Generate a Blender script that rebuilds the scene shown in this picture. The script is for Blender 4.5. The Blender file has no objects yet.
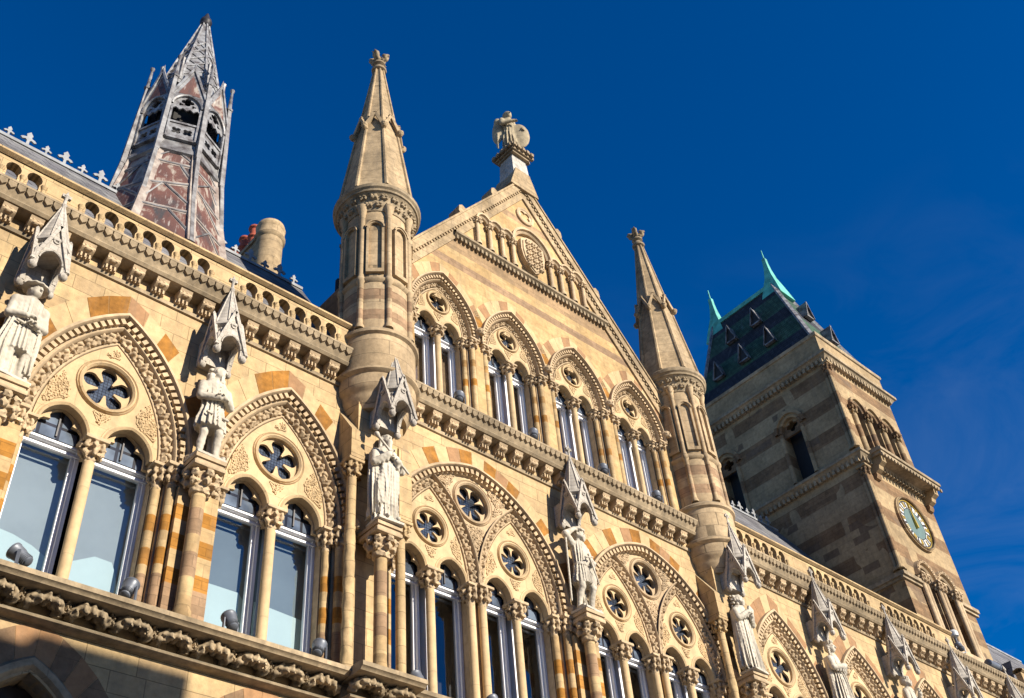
import bpy, math, random
import numpy as np
from math import sin, cos, pi, radians, sqrt, acos, atan2, hypot
from mathutils import Vector, Matrix
from mathutils.geometry import tessellate_polygon

rnd = random.Random(7)
SC = bpy.context.scene
COL = SC.collection

# ------------------------------------------------------------------ camera
CAM = Vector((0.0, -13.0, 1.65))
FPX = 1076.7
RT = (0.74355771, -0.66434255, -0.07596645)
DN = (0.40976305, 0.54248043, -0.73335477)
FW = (0.5284091, 0.51416335, 0.67558854)
cam_d = bpy.data.cameras.new('camera')
cam_d.sensor_fit = 'HORIZONTAL'; cam_d.sensor_width = 36.0
cam_d.lens = FPX / 1024.0 * 36.0
cam_d.clip_start = 0.1; cam_d.clip_end = 5000
cam = bpy.data.objects.new('camera', cam_d); COL.objects.link(cam)
M = Matrix(((RT[0], -DN[0], -FW[0], CAM[0]), (RT[1], -DN[1], -FW[1], CAM[1]),
            (RT[2], -DN[2], -FW[2], CAM[2]), (0, 0, 0, 1)))
cam.matrix_world = M
SC.camera = cam

# ------------------------------------------------------------------ light
SUN_AZ, SUN_EL = radians(16), radians(24)      # azimuth from -Y towards +X
sdir = Vector((sin(SUN_AZ) * cos(SUN_EL), -cos(SUN_AZ) * cos(SUN_EL), sin(SUN_EL)))
W = bpy.data.worlds.new('World'); SC.world = W; W.use_nodes = True
nt = W.node_tree; nt.nodes.clear()
sky = nt.nodes.new('ShaderNodeTexSky'); sky.sky_type = 'NISHITA'; sky.sun_disc = False
sky.sun_elevation = SUN_EL; sky.sun_rotation = pi - SUN_AZ
sky.air_density = 1.0; sky.dust_density = 0.0; sky.ozone_density = 6.0; sky.altitude = 900
hsv = nt.nodes.new('ShaderNodeHueSaturation'); hsv.inputs['Saturation'].default_value = 1.35
hsv.inputs['Value'].default_value = 1.0; hsv.inputs['Hue'].default_value = 0.508
tc = nt.nodes.new('ShaderNodeTexCoord')
mp = nt.nodes.new('ShaderNodeMapping'); mp.inputs['Scale'].default_value = (2.0, 5.0, 9.0)
mp.inputs['Rotation'].default_value = (0.3, 0.2, 0.5)
nz = nt.nodes.new('ShaderNodeTexNoise'); nz.inputs['Scale'].default_value = 1.6; nz.inputs['Detail'].default_value = 7
nz.inputs['Roughness'].default_value = 0.6; nz.inputs['Distortion'].default_value = 0.6
rp = nt.nodes.new('ShaderNodeValToRGB')
rp.color_ramp.elements[0].position = 0.42; rp.color_ramp.elements[0].color = (0, 0, 0, 1)
rp.color_ramp.elements[1].position = 0.95; rp.color_ramp.elements[1].color = (0.16, 0.16, 0.16, 1)
mx = nt.nodes.new('ShaderNodeMix'); mx.data_type = 'RGBA'
mx.inputs['B'].default_value = (4.0, 4.6, 5.4, 1)
bg = nt.nodes.new('ShaderNodeBackground'); bg.inputs['Strength'].default_value = 0.078
wo = nt.nodes.new('ShaderNodeOutputWorld')
L = nt.links.new
L(sky.outputs[0], hsv.inputs['Color']); L(tc.outputs['Generated'], mp.inputs[0]); L(mp.outputs[0], nz.inputs['Vector'])
sz = nt.nodes.new('ShaderNodeSeparateXYZ'); L(tc.outputs['Generated'], sz.inputs[0])
mr = nt.nodes.new('ShaderNodeMapRange'); mr.inputs['From Min'].default_value = 0.72; mr.inputs['From Max'].default_value = 0.40
L(sz.outputs[2], mr.inputs['Value'])
mm_ = nt.nodes.new('ShaderNodeMath'); mm_.operation = 'MULTIPLY'; L(mr.outputs[0], mm_.inputs[1])
L(nz.outputs['Fac'], rp.inputs[0]); L(rp.outputs[0], mm_.inputs[0]); L(mm_.outputs[0], mx.inputs['Factor']); L(hsv.outputs[0], mx.inputs['A'])
L(mx.outputs['Result'], bg.inputs['Color']); L(bg.outputs[0], wo.inputs[0])
sun_d = bpy.data.lights.new('sun', 'SUN'); sun_d.energy = 4.9; sun_d.angle = radians(0.5); sun_d.color = (1.0, 0.92, 0.79)
sun = bpy.data.objects.new('sun', sun_d); COL.objects.link(sun)
sun.rotation_mode = 'QUATERNION'; sun.rotation_quaternion = sdir.to_track_quat('Z', 'Y'); sun.location = (30, -40, 40)
SC.view_settings.view_transform = 'Standard'; SC.view_settings.look = 'None'
SC.view_settings.gamma = 1.0; SC.view_settings.use_curve_mapping = False
SC.view_settings.exposure = 0.92
SC.render.engine = 'CYCLES'
SC.cycles.use_denoising = True
SC.cycles.max_bounces = 6; SC.cycles.diffuse_bounces = 3; SC.cycles.transparent_max_bounces = 8

# ------------------------------------------------------------------ materials
def lin(r, g, b):
    f = lambda c: (c / 255 / 12.92) if c / 255 <= 0.04045 else ((c / 255 + 0.055) / 1.055) ** 2.4
    return (f(r), f(g), f(b), 1.0)

def mul(c, k): return (c[0] * k, c[1] * k, c[2] * k, 1.0)

class NT:
    def __init__(s, name):
        s.m = bpy.data.materials.new(name); s.m.use_nodes = True
        s.t = s.m.node_tree; s.b = s.t.nodes['Principled BSDF']
    def n(s, typ, **kw):
        x = s.t.nodes.new(typ)
        for k, v in kw.items(): setattr(x, k, v)
        return x
    def l(s, a, b): s.t.links.new(a, b)
    def math(s, op, a, b=None, c=None):
        x = s.n('ShaderNodeMath', operation=op)
        for i, q in enumerate((a, b, c)):
            if q is None: continue
            if hasattr(q, 'links'): s.l(q, x.inputs[i])
            else: x.inputs[i].default_value = q
        return x.outputs[0]
    def mix(s, f, a, b, blend='MIX'):
        x = s.n('ShaderNodeMix', data_type='RGBA', blend_type=blend)
        for k, q in (('Factor', f), ('A', a), ('B', b)):
            if hasattr(q, 'links'): s.l(q, x.inputs[k])
            else: x.inputs[k].default_value = q
        return x.outputs['Result']
    def ramp(s, f, stops):
        x = s.n('ShaderNodeValToRGB'); cr = x.color_ramp
        while len(cr.elements) < len(stops): cr.elements.new(0.5)
        for e, (p, c) in zip(cr.elements, stops): e.position = p; e.color = c if len(c) == 4 else (*c, 1)
        s.l(f, x.inputs[0]); return x.outputs[0]
    def noise(s, vec, scale, detail=4, rough=0.55, dist=0.0):
        x = s.n('ShaderNodeTexNoise'); x.inputs['Scale'].default_value = scale; x.inputs['Detail'].default_value = detail
        x.inputs['Roughness'].default_value = rough; x.inputs['Distortion'].default_value = dist
        if vec is not None: s.l(vec, x.inputs['Vector'])
        return x.outputs['Fac']
    def scaled(s, vec, sc):
        x = s.n('ShaderNodeVectorMath', operation='MULTIPLY'); s.l(vec, x.inputs[0]); x.inputs[1].default_value = sc
        return x.outputs[0]

def g1(v): return (v, v, v, 1)

def stone(name, c1, c2, bands=None, course=0.30, length=0.72, mortar=0.75, bump=0.25, weather=0.6, noise_amt=0.35, moss=None, speck=None, stain=0.35, bandnoise=False):
    k = NT(name); geo = k.n('ShaderNodeNewGeometry'); pos = geo.outputs['Position']
    sp = k.n('ShaderNodeSeparateXYZ'); k.l(pos, sp.inputs[0])
    u = k.math('ADD', sp.outputs[0], sp.outputs[1])
    cb = k.n('ShaderNodeCombineXYZ'); k.l(u, cb.inputs[0]); k.l(sp.outputs[2], cb.inputs[1])
    br = k.n('ShaderNodeTexBrick'); k.l(cb.outputs[0], br.inputs['Vector'])
    br.inputs['Color1'].default_value = c1; br.inputs['Color2'].default_value = c2
    br.inputs['Mortar'].default_value = mul(c1, mortar)
    br.inputs['Scale'].default_value = 1; br.inputs['Mortar Size'].default_value = 0.007
    br.inputs['Mortar Smooth'].default_value = 0.3; br.inputs['Bias'].default_value = -0.1
    br.inputs['Brick Width'].default_value = length; br.inputs['Row Height'].default_value = course
    br.offset = 0.5; br.squash = 0.7; br.squash_frequency = 3
    col = br.outputs['Color']
    if bands:
        zz = sp.outputs[2]
        for z0, z1, c in bands:
            f = k.math('MULTIPLY', k.math('GREATER_THAN', zz, z0), k.math('LESS_THAN', zz, z1))
            b2 = k.n('ShaderNodeTexBrick'); k.l(cb.outputs[0], b2.inputs['Vector'])
            b2.inputs['Color1'].default_value = c; b2.inputs['Color2'].default_value = mul(c, 0.72)
            b2.inputs['Mortar'].default_value = mul(c, 0.6); b2.inputs['Scale'].default_value = 1
            b2.inputs['Mortar Size'].default_value = 0.006
            b2.inputs['Brick Width'].default_value = length * 0.6; b2.inputs['Row Height'].default_value = course / 2
            if bandnoise:
                nn = k.noise(k.scaled(pos, (0.8, 0.8, 0.25)), 1.1, 2)
                f = k.math('MULTIPLY', f, k.math('GREATER_THAN', nn, 0.33))
            col = k.mix(f, col, b2.outputs['Color'])
    if speck:
        b3 = k.n('ShaderNodeTexBrick'); k.l(cb.outputs[0], b3.inputs['Vector'])
        b3.inputs['Color1'].default_value = g1(0); b3.inputs['Color2'].default_value = g1(1); b3.inputs['Mortar'].default_value = g1(0.3)
        b3.inputs['Scale'].default_value = 1; b3.inputs['Brick Width'].default_value = length; b3.inputs['Row Height'].default_value = course
        b3.offset = 0.5; b3.inputs['Mortar Size'].default_value = 0.004
        sf = k.math('MULTIPLY', k.math('GREATER_THAN', b3.outputs['Color'], 0.86), k.math('GREATER_THAN', k.noise(pos, 0.45, 2), 0.50))
        col = k.mix(k.math('MULTIPLY', sf, 0.85), col, speck)
    n1 = k.noise(pos, 0.9, 6, 0.6)
    n2 = k.noise(pos, 7.0, 6, 0.65)
    n3 = k.noise(k.scaled(pos, (5, 5, 0.45)), 1.0, 4, 0.6)
    tone = k.ramp(n1, [(0.3, g1(1 - noise_amt)), (0.7, g1(1.0 + noise_amt * 0.35))])
    col = k.mix(1.0, col, tone, 'MULTIPLY')
    tone2 = k.ramp(n2, [(0.3, g1(1 - noise_amt * 0.9)), (0.65, g1(1.05))])
    col = k.mix(1.0, col, tone2, 'MULTIPLY')
    st = k.ramp(n3, [(0.48, g1(0)), (0.75, g1(stain))])
    col = k.mix(st, col, mul((0.16, 0.125, 0.085, 1), 1.0))
    nrm = k.n('ShaderNodeSeparateXYZ'); k.l(geo.outputs['Normal'], nrm.inputs[0])
    up = k.math('MULTIPLY', k.ramp(nrm.outputs[2], [(0.25, g1(0)), (0.7, g1(1))]), k.ramp(k.noise(pos, 3.0, 5), [(0.3, g1(0.3)), (0.6, g1(1))]))
    col = k.mix(k.math('MULTIPLY', up, weather), col, moss or (0.10, 0.09, 0.07, 1))
    k.l(col, k.b.inputs['Base Color']); k.b.inputs['Roughness'].default_value = 0.92
    k.b.inputs['Specular IOR Level'].default_value = 0.2
    bp = k.n('ShaderNodeBump'); bp.inputs['Strength'].default_value = bump; bp.inputs['Distance'].default_value = 0.02
    h = k.math('ADD', k.math('MULTIPLY', k.noise(pos, 28, 4, 0.6), 0.6), k.math('MULTIPLY', br.outputs['Fac'], -0.5))
    h = k.math('ADD', h, k.math('MULTIPLY', k.noise(pos, 90, 2, 0.6), 0.3))
    k.l(h, bp.inputs['Height']); k.l(bp.outputs[0], k.b.inputs['Normal'])
    return k.m

CREAM = (0.525, 0.372, 0.19, 1); CREAM2 = (0.44, 0.295, 0.145, 1); PINK = (0.37, 0.235, 0.135, 1); ORNG = (0.43, 0.195, 0.036, 1)
PALE = (0.53, 0.38, 0.20, 1)
M_wall = stone('cream_ashlar', CREAM, (0.455, 0.315, 0.168, 1), mortar=0.5, bump=.45, stain=.35, noise_amt=.3)
M_gable = stone('gable_ashlar', (0.54, 0.368, 0.175, 1), (0.46, 0.295, 0.13, 1), bands=[(20.25, 20.5, PINK), (20.85, 21.3, (0.43, 0.28, 0.15, 1)), (23.55, 23.8, (0.42, 0.27, 0.15, 1))])
M_carve = stone('carved_stone', (0.54, 0.40, 0.245, 1), (0.50, 0.36, 0.215, 1), course=3, length=5, weather=0.5, noise_amt=0.32)
M_trac = stone('tracery_stone', (0.55, 0.395, 0.22, 1), (0.52, 0.37, 0.20, 1), course=1.1, length=1.3, weather=0.3, noise_amt=0.18, bump=0.15)
M_weath = stone('weathered_stone', (0.42, 0.32, 0.20, 1), (0.36, 0.27, 0.165, 1), course=3, length=1.2, weather=0.95, noise_amt=0.5, stain=0.5, moss=(0.085, 0.078, 0.055, 1))
M_orange = stone('orange_stone', (0.42, 0.19, 0.034, 1), (0.32, 0.14, 0.03, 1), course=5, length=9, noise_amt=0.5)
M_pink = stone('brown_stone', (0.36, 0.20, 0.098, 1), (0.32, 0.18, 0.09, 1), course=5, length=9, noise_amt=0.3)
M_cream = stone('plain_stone', PALE, PALE, course=5, length=9, noise_amt=0.25)
BZ = [(9.2, 9.95, PINK), (10.10, 10.38, ORNG), (10.66, 10.94, ORNG), (16.75, 16.95, ORNG), (17.30, 17.50, (0.44, 0.25, 0.09, 1))]
M_band = stone('banded_stone', CREAM, CREAM2, bands=BZ, length=0.6)
BZ2 = [(9.2, 9.8, PINK), (9.8, 10.05, ORNG), (10.35, 10.62, ORNG), (10.86, 11.12, ORNG)]
M_pier = stone('pier_stone', CREAM, CREAM2, bands=BZ2, length=0.66, course=0.27)
BZ3 = [(9.2, 9.55, CREAM2), (9.85, 10.25, PINK), (10.55, 11.0, PINK)]
M_ped = stone('pedestal_stone', CREAM, CREAM2, bands=BZ3, length=2, course=0.4)
M_turret = stone('turret_stone', (0.50, 0.365, 0.215, 1), (0.45, 0.32, 0.18, 1), bands=[(16.45, 16.72, PINK), (17.0, 17.3, PINK)], course=0.36, length=0.9, noise_amt=0.38, mortar=.5, stain=.45)
M_spire = stone('spire_stone', (0.46, 0.335, 0.195, 1), (0.40, 0.285, 0.16, 1), course=0.33, length=0.7, weather=0.35, noise_amt=0.45, stain=0.5, mortar=.5)
M_statue = stone('white_statue_stone', (0.56, 0.50, 0.40, 1), (0.56, 0.50, 0.40, 1), course=9, length=9, weather=0.35, noise_amt=0.25, stain=0.45, bump=0.15)
M_angel = stone('aged_statue_stone', (0.44, 0.36, 0.235, 1), (0.44, 0.36, 0.235, 1), course=9, length=9, weather=0.6, noise_amt=0.4, stain=0.5)
M_canopy = stone('canopy_stone', (0.49, 0.44, 0.37, 1), (0.45, 0.40, 0.335, 1), course=0.10, length=0.13, mortar=0.72, weather=0.25, noise_amt=0.25, stain=0.3, bump=0.4)
M_white = stone('pale_block_stone', (0.50, 0.46, 0.40, 1), (0.46, 0.42, 0.36, 1), course=.42, length=.9, noise_amt=0.4, weather=0.8, stain=.6)
TB = (0.265, 0.16, 0.082, 1)
M_tower = stone('tower_stone', (0.40, 0.285, 0.155, 1), (0.34, 0.24, 0.13, 1),
    bands=[(z, z + 0.55, TB) for z in (15.7, 17.3, 18.25, 19.5, 20.9, 22.3, 24.5, 25.75, 27.05)],
    course=0.275, length=0.62, noise_amt=0.35, weather=0.6, speck=(0.16, 0.105, 0.065, 1), bandnoise=True, stain=0.35)
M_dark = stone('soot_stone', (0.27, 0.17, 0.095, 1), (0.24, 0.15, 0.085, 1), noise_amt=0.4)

def simple(name, col, rough=0.6, metal=0.0, noise_amt=0.25, nscale=6.0, bump=0.0, col2=None):
    k = NT(name); geo = k.n('ShaderNodeNewGeometry'); pos = geo.outputs['Position']
    n = k.noise(pos, nscale, 5, 0.6)
    c = k.mix(k.ramp(n, [(0.35, g1(0)), (0.65, g1(1))]), col2 or mul(col, 1 - noise_amt), col)
    k.l(c, k.b.inputs['Base Color']); k.b.inputs['Roughness'].default_value = rough; k.b.inputs['Metallic'].default_value = metal
    if bump:
        bp = k.n('ShaderNodeBump'); bp.inputs['Strength'].default_value = bump; bp.inputs['Distance'].default_value = 0.01
        k.l(k.noise(pos, 40, 4), bp.inputs['Height']); k.l(bp.outputs[0], k.b.inputs['Normal'])
    return k.m

def slate(name, c1, c2, band=None, w=0.28, h=0.16):
    k = NT(name); geo = k.n('ShaderNodeNewGeometry'); pos = geo.outputs['Position']
    sp = k.n('ShaderNodeSeparateXYZ'); k.l(pos, sp.inputs[0])
    u = k.math('ADD', sp.outputs[0], sp.outputs[1])
    cb = k.n('ShaderNodeCombineXYZ'); k.l(u, cb.inputs[0]); k.l(sp.outputs[2], cb.inputs[1])
    br = k.n('ShaderNodeTexBrick'); k.l(cb.outputs[0], br.inputs['Vector'])
    br.inputs['Color1'].default_value = c1; br.inputs['Color2'].default_value = c2; br.inputs['Mortar'].default_value = mul(c2, 0.35)
    br.inputs['Scale'].default_value = 1; br.inputs['Mortar Size'].default_value = 0.012
    br.inputs['Brick Width'].default_value = w; br.inputs['Row Height'].default_value = h
    col = br.outputs['Color']
    if band:
        for z0, z1, c in band:
            f = k.math('MULTIPLY', k.math('GREATER_THAN', sp.outputs[2], z0), k.math('LESS_THAN', sp.outputs[2], z1))
            b2 = k.n('ShaderNodeTexBrick'); k.l(cb.outputs[0], b2.inputs['Vector'])
            b2.inputs['Color1'].default_value = c; b2.inputs['Color2'].default_value = mul(c, 0.6); b2.inputs['Mortar'].default_value = mul(c, 0.25)
            b2.inputs['Scale'].default_value = 1; b2.inputs['Mortar Size'].default_value = 0.012
            b2.inputs['Brick Width'].default_value = w; b2.inputs['Row Height'].default_value = h
            col = k.mix(f, col, b2.outputs['Color'])
    n = k.noise(pos, 1.3, 6, 0.65)
    col = k.mix(1.0, col, k.ramp(n, [(0.3, g1(0.55)), (0.7, g1(1.25))]), 'MULTIPLY')
    n3 = k.noise(k.scaled(pos, (4, 4, 0.5)), 1.0, 4)
    col = k.mix(k.ramp(n3, [(0.58, g1(0)), (0.85, g1(0.35))]), col, (0.2, 0.21, 0.22, 1))
    k.l(col, k.b.inputs['Base Color']); k.b.inputs['Roughness'].default_value = 0.8; k.b.inputs['Specular IOR Level'].default_value = 0.25
    bp = k.n('ShaderNodeBump'); bp.inputs['Strength'].default_value = 0.7; bp.inputs['Distance'].default_value = 0.02
    k.l(k.math('MULTIPLY', br.outputs['Fac'], -1.0), bp.inputs['Height']); k.l(bp.outputs[0], k.b.inputs['Normal'])
    return k.m

M_slate = slate('grey_slate', (0.175, 0.17, 0.165, 1), (0.105, 0.10, 0.11, 1), w=.42, h=.27)
M_green = slate('green_slate', (0.038, 0.038, 0.045, 1), (0.024, 0.024, 0.03, 1), band=[(30.35, 31.7, (0.055, 0.115, 0.07, 1)), (32.55, 33.9, (0.055, 0.11, 0.07, 1))], w=0.22, h=0.14)
M_copper = simple('verdigris_copper', (0.10, 0.44, 0.34, 1), 0.7, 0, 0.45, 3.0)
M_lead = simple('grey_lead', (0.24, 0.235, 0.23, 1), 0.5, 0.1, col2=(0.06, 0.048, 0.045, 1), nscale=3.2, bump=0.3)
M_leadl = simple('pale_lead', (0.30, 0.30, 0.30, 1), 0.5, 0.1, col2=(0.075, 0.062, 0.058, 1), nscale=5.0, bump=0.3)
M_flash = simple('pale_flashing', (0.36, 0.31, 0.26, 1), 0.6, 0.0, col2=(0.15, 0.10, 0.08, 1), nscale=4.0, bump=0.3)
M_black = simple('black_opening', (0.02, 0.018, 0.016, 1), 0.7)  # plain black standing in for the dark behind openings
M_iron = simple('dark_iron', (0.035, 0.03, 0.03, 1), 0.5, 0.3)
M_metal = simple('floodlight_metal', (0.13, 0.14, 0.16, 1), 0.45, 0.2)
M_lens = simple('floodlight_glass', (0.16, 0.18, 0.21, 1), 0.12)
M_frame = simple('white_paint', (0.78, 0.78, 0.80, 1), 0.45, 0, 0.06)
M_cross = simple('zinc_cresting', (0.25, 0.255, 0.26, 1), 0.6, 0, 0.4, 4)
M_red = simple('red_clay', (0.36, 0.075, 0.035, 1), 0.8, 0, 0.3)
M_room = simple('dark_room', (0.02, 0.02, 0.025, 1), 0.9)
M_blind = simple('grey_blind', (0.135, 0.165, 0.19, 1), 0.8, 0, 0.2, 0.8)
M_blind2 = simple('pale_blind', (0.25, 0.275, 0.29, 1), 0.8, 0, 0.2, 0.8)
M_panel = simple('pale_blue_panel', (0.36, 0.44, 0.45, 1), 0.6, 0, 0.12, 0.8)
M_gold = simple('gold_leaf', (0.62, 0.42, 0.06, 1), 0.35, 0.5, 0.3)
M_enam = simple('white_enamel', (0.55, 0.55, 0.53, 1), 0.4, 0, 0.15)
M_dial = simple('green_dial', (0.085, 0.14, 0.122, 1), 0.5, 0, 0.2)
M_brickopp = simple('grey_render', (0.42, 0.40, 0.37, 1), 0.9)

def rust_mat():
    k = NT('rusty_lead_panel'); geo = k.n('ShaderNodeNewGeometry'); pos = geo.outputs['Position']
    n = k.noise(k.scaled(pos, (1.6, 1.6, 0.75)), 1.25, 5, 0.6, 0.5)
    c = k.ramp(n, [(0.34, (0.035, 0.03, 0.03)), (0.44, (0.075, 0.03, 0.022)), (0.56, (0.115, 0.042, 0.028)), (0.62, (0.30, 0.25, 0.20)), (0.70, (0.14, 0.10, 0.08)), (0.78, (0.28, 0.23, 0.18))])
    w = k.noise(k.scaled(pos, (9, 9, 1.3)), 1.2, 5, 0.7)
    c = k.mix(k.ramp(w, [(0.56, g1(0)), (0.72, g1(0.75))]), c, (0.50, 0.46, 0.41, 1))
    k.l(c, k.b.inputs['Base Color']); k.b.inputs['Roughness'].default_value = 0.65
    bp = k.n('ShaderNodeBump'); bp.inputs['Strength'].default_value = 0.3; bp.inputs['Distance'].default_value = 0.01
    k.l(k.noise(pos, 25, 4), bp.inputs['Height']); k.l(bp.outputs[0], k.b.inputs['Normal'])
    return k.m
M_rust = rust_mat()

def glass_mat(name, tint, trans=0.75, grid=0.0):
    k = NT(name); t = k.t
    out = t.nodes['Material Output']
    tr = k.n('ShaderNodeBsdfTransparent'); tr.inputs[0].default_value = tint
    gl = k.n('ShaderNodeBsdfGlossy'); gl.inputs['Roughness'].default_value = 0.03; gl.inputs['Color'].default_value = (0.9, 0.93, 0.95, 1)
    bp = k.n('ShaderNodeBump'); bp.inputs['Strength'].default_value = 0.10; bp.inputs['Distance'].default_value = 0.06
    geo = k.n('ShaderNodeNewGeometry'); k.l(k.noise(geo.outputs['Position'], 1.4, 2), bp.inputs['Height']); k.l(bp.outputs[0], gl.inputs['Normal'])
    fr = k.n('ShaderNodeFresnel'); fr.inputs[0].default_value = 1.5
    f = k.math('ADD', k.math('MULTIPLY', fr.outputs[0], 1.3), 1 - trans)
    f = k.math('MINIMUM', f, 1.0)
    ms = k.n('ShaderNodeMixShader'); k.l(f, ms.inputs[0]); k.l(tr.outputs[0], ms.inputs[1]); k.l(gl.outputs[0], ms.inputs[2])
    sh = ms.outputs[0]
    k.l(sh, out.inputs['Surface']); return k.m
M_glass = glass_mat('window_glass', (0.85, 0.9, 0.92, 1), 0.94)

def leaded_mat(name, c1, c2, lead, cell):
    k = NT(name); geo = k.n('ShaderNodeNewGeometry'); pos = geo.outputs['Position']
    sp = k.n('ShaderNodeSeparateXYZ'); k.l(pos, sp.inputs[0])
    cb = k.n('ShaderNodeCombineXYZ'); k.l(sp.outputs[0], cb.inputs[0]); k.l(sp.outputs[2], cb.inputs[1])
    br = k.n('ShaderNodeTexBrick'); k.l(cb.outputs[0], br.inputs['Vector'])
    br.inputs['Color1'].default_value = c1; br.inputs['Color2'].default_value = c2; br.inputs['Mortar'].default_value = lead
    br.inputs['Scale'].default_value = 1; br.inputs['Mortar Size'].default_value = cell * 0.09; br.offset = 0.0
    br.inputs['Brick Width'].default_value = cell; br.inputs['Row Height'].default_value = cell
    c = k.mix(1.0, br.outputs['Color'], k.ramp(k.noise(pos, 2.2, 3), [(0.35, g1(0.5)), (0.65, g1(1.5))]), 'MULTIPLY')
    k.l(c, k.b.inputs['Base Color']); k.b.inputs['Roughness'].default_value = 0.12
    return k.m
M_leaded = leaded_mat('leaded_glass', (0.055, 0.07, 0.095, 1), (0.035, 0.045, 0.065, 1), (0.012, 0.011, 0.011, 1), 0.055)
M_headgl = leaded_mat('head_glass', (0.10, 0.125, 0.16, 1), (0.075, 0.095, 0.13, 1), (0.02, 0.02, 0.025, 1), 0.30)

# ------------------------------------------------------------------ mesh builder
class MB:
    def __init__(s): s.v = []; s.f = []; s.m = []
    def add(s, v, f, mi=0):
        o = len(s.v); s.v.extend([tuple(p) for p in v]); s.f.extend([tuple(i + o for i in q) for q in f]); s.m.extend([mi] * len(f))
    def box(s, x0, x1, y0, y1, z0, z1, mi=0, taper=0.0):
        t = taper
        v = [(x0, y0, z0), (x1, y0, z0), (x1, y1, z0), (x0, y1, z0), (x0 + t, y0 + t, z1), (x1 - t, y0 + t, z1), (x1 - t, y1 - t, z1), (x0 + t, y1 - t, z1)]
        s.add(v, [(0, 3, 2, 1), (4, 5, 6, 7), (0, 1, 5, 4), (1, 2, 6, 5), (2, 3, 7, 6), (3, 0, 4, 7)], mi)
    def plate(s, outer, holes, y0, y1, mi=0, back=True):
        loops = [outer] + list(holes)
        tri = tessellate_polygon([[Vector((p[0], p[1], 0)) for p in l] for l in loops])
        fl = [p for l in loops for p in l]; n = len(fl)
        v = [(p[0], y0, p[1]) for p in fl] + [(p[0], y1, p[1]) for p in fl]
        f = []
        for t in tri:
            a, b, c = fl[t[0]], fl[t[1]], fl[t[2]]
            if (b[0] - a[0]) * (c[1] - a[1]) - (b[1] - a[1]) * (c[0] - a[0]) < 0: t = (t[0], t[2], t[1])
            f.append(tuple(t))
            if back: f.append((t[0] + n, t[2] + n, t[1] + n))
        o = 0
        for li, l in enumerate(loops):
            m = len(l)
            A = sum(l[i][0] * l[(i + 1) % m][1] - l[(i + 1) % m][0] * l[i][1] for i in range(m))
            ccw = (A > 0) == (li == 0)
            for i in range(m):
                j = (i + 1) % m
                q = (o + i, o + i + n, o + j + n, o + j) if ccw else (o + i, o + j, o + j + n, o + i + n)
                f.append(q[::-1] if False else q)
            o += m
        s.add(v, f, mi)
    def lathe(s, prof, cx, cy, n=16, mi=0, rot=0.0, cap=True, wob=None):
        v = []; f = []
        for i, (r, z) in enumerate(prof):
            for j in range(n):
                a = 2 * pi * j / n + rot
                rr = r * (wob(a, z) if wob else 1)
                v.append((cx + rr * cos(a), cy + rr * sin(a), z))
        for i in range(len(prof) - 1):
            for j in range(n):
                k = (j + 1) % n
                f.append((i * n + j, i * n + k, (i + 1) * n + k, (i + 1) * n + j))
        if cap:
            f.append(tuple(range(n))[::-1]); f.append(tuple((len(prof) - 1) * n + j for j in range(n)))
        s.add(v, f, mi)
    def grid(s, rows, mi=0, closed=False):
        n = len(rows[0]); v = [p for r in rows for p in r]; f = []
        for i in range(len(rows) - 1):
            for j in range(n - 1 if not closed else n):
                k = (j + 1) % n
                f.append((i * n + j, i * n + k, (i + 1) * n + k, (i + 1) * n + j))
        s.add(v, f, mi)
    def archsweep(s, a, R, prof, xc=0, zs=0, n=12, mi=0):
        s.grid([[(xc + x, y, zs + z) for x, z in arch(a, R, d, n)] for d, y in prof], mi)
    def ring(s, cx, cz, r, prof, n=28, mi=0):
        s.grid([[(cx + (r + d) * cos(2 * pi * j / n), y, cz + (r + d) * sin(2 * pi * j / n)) for j in range(n)] for d, y in prof], mi, True)
    def bar(s, p, q, w, mi=0, w2=None, n=4):
        p = Vector(p); q = Vector(q); d = (q - p).normalized()
        a = d.cross(Vector((0, 0, 1)) if abs(d.z) < 0.95 else Vector((1, 0, 0))).normalized(); b = d.cross(a)
        w2 = w if w2 is None else w2; v = []
        for c, ww in ((p, w), (q, w2)):
            for j in range(n):
                t = 2 * pi * (j + 0.5) / n; v.append(c + (a * cos(t) + b * sin(t)) * ww * (1.414 if n == 4 else 1) * 0.5)
        f = [(j, (j + 1) % n, n + (j + 1) % n, n + j) for j in range(n)] + [tuple(range(n))[::-1], tuple(range(n, 2 * n))]
        s.add(v, f, mi)
    def mesh(s, vf, mat=None, mi=0):
        v, f = vf
        if mat is not None:
            A = np.array([r[:3] for r in mat][:3], float); t = np.array([mat[i][3] for i in range(3)], float)
            v = np.asarray(v) @ A.T + t
        o = len(s.v); s.v.extend(map(tuple, np.asarray(v).tolist())); s.f.extend([tuple(int(i) + o for i in q) for q in f]); s.m.extend([mi] * len(f))
    def xf(s, mat, start=0):
        for i in range(start, len(s.v)): s.v[i] = tuple(mat @ Vector(s.v[i]))
    def build(s, name, mats, parent=None, loc=(0, 0, 0), smooth=40):
        me = bpy.data.meshes.new(name); me.from_pydata(s.v, [], s.f)
        mats = mats if isinstance(mats, (list, tuple)) else [mats]
        for m in mats: me.materials.append(m)
        if len(mats) > 1: me.polygons.foreach_set('material_index', s.m)
        if smooth:
            me.polygons.foreach_set('use_smooth', [True] * len(me.polygons)); me.set_sharp_from_angle(angle=radians(smooth))
        me.update()
        o = bpy.data.objects.new(name, me); COL.objects.link(o); o.location = loc
        if parent: o.parent = parent
        return o

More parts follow.
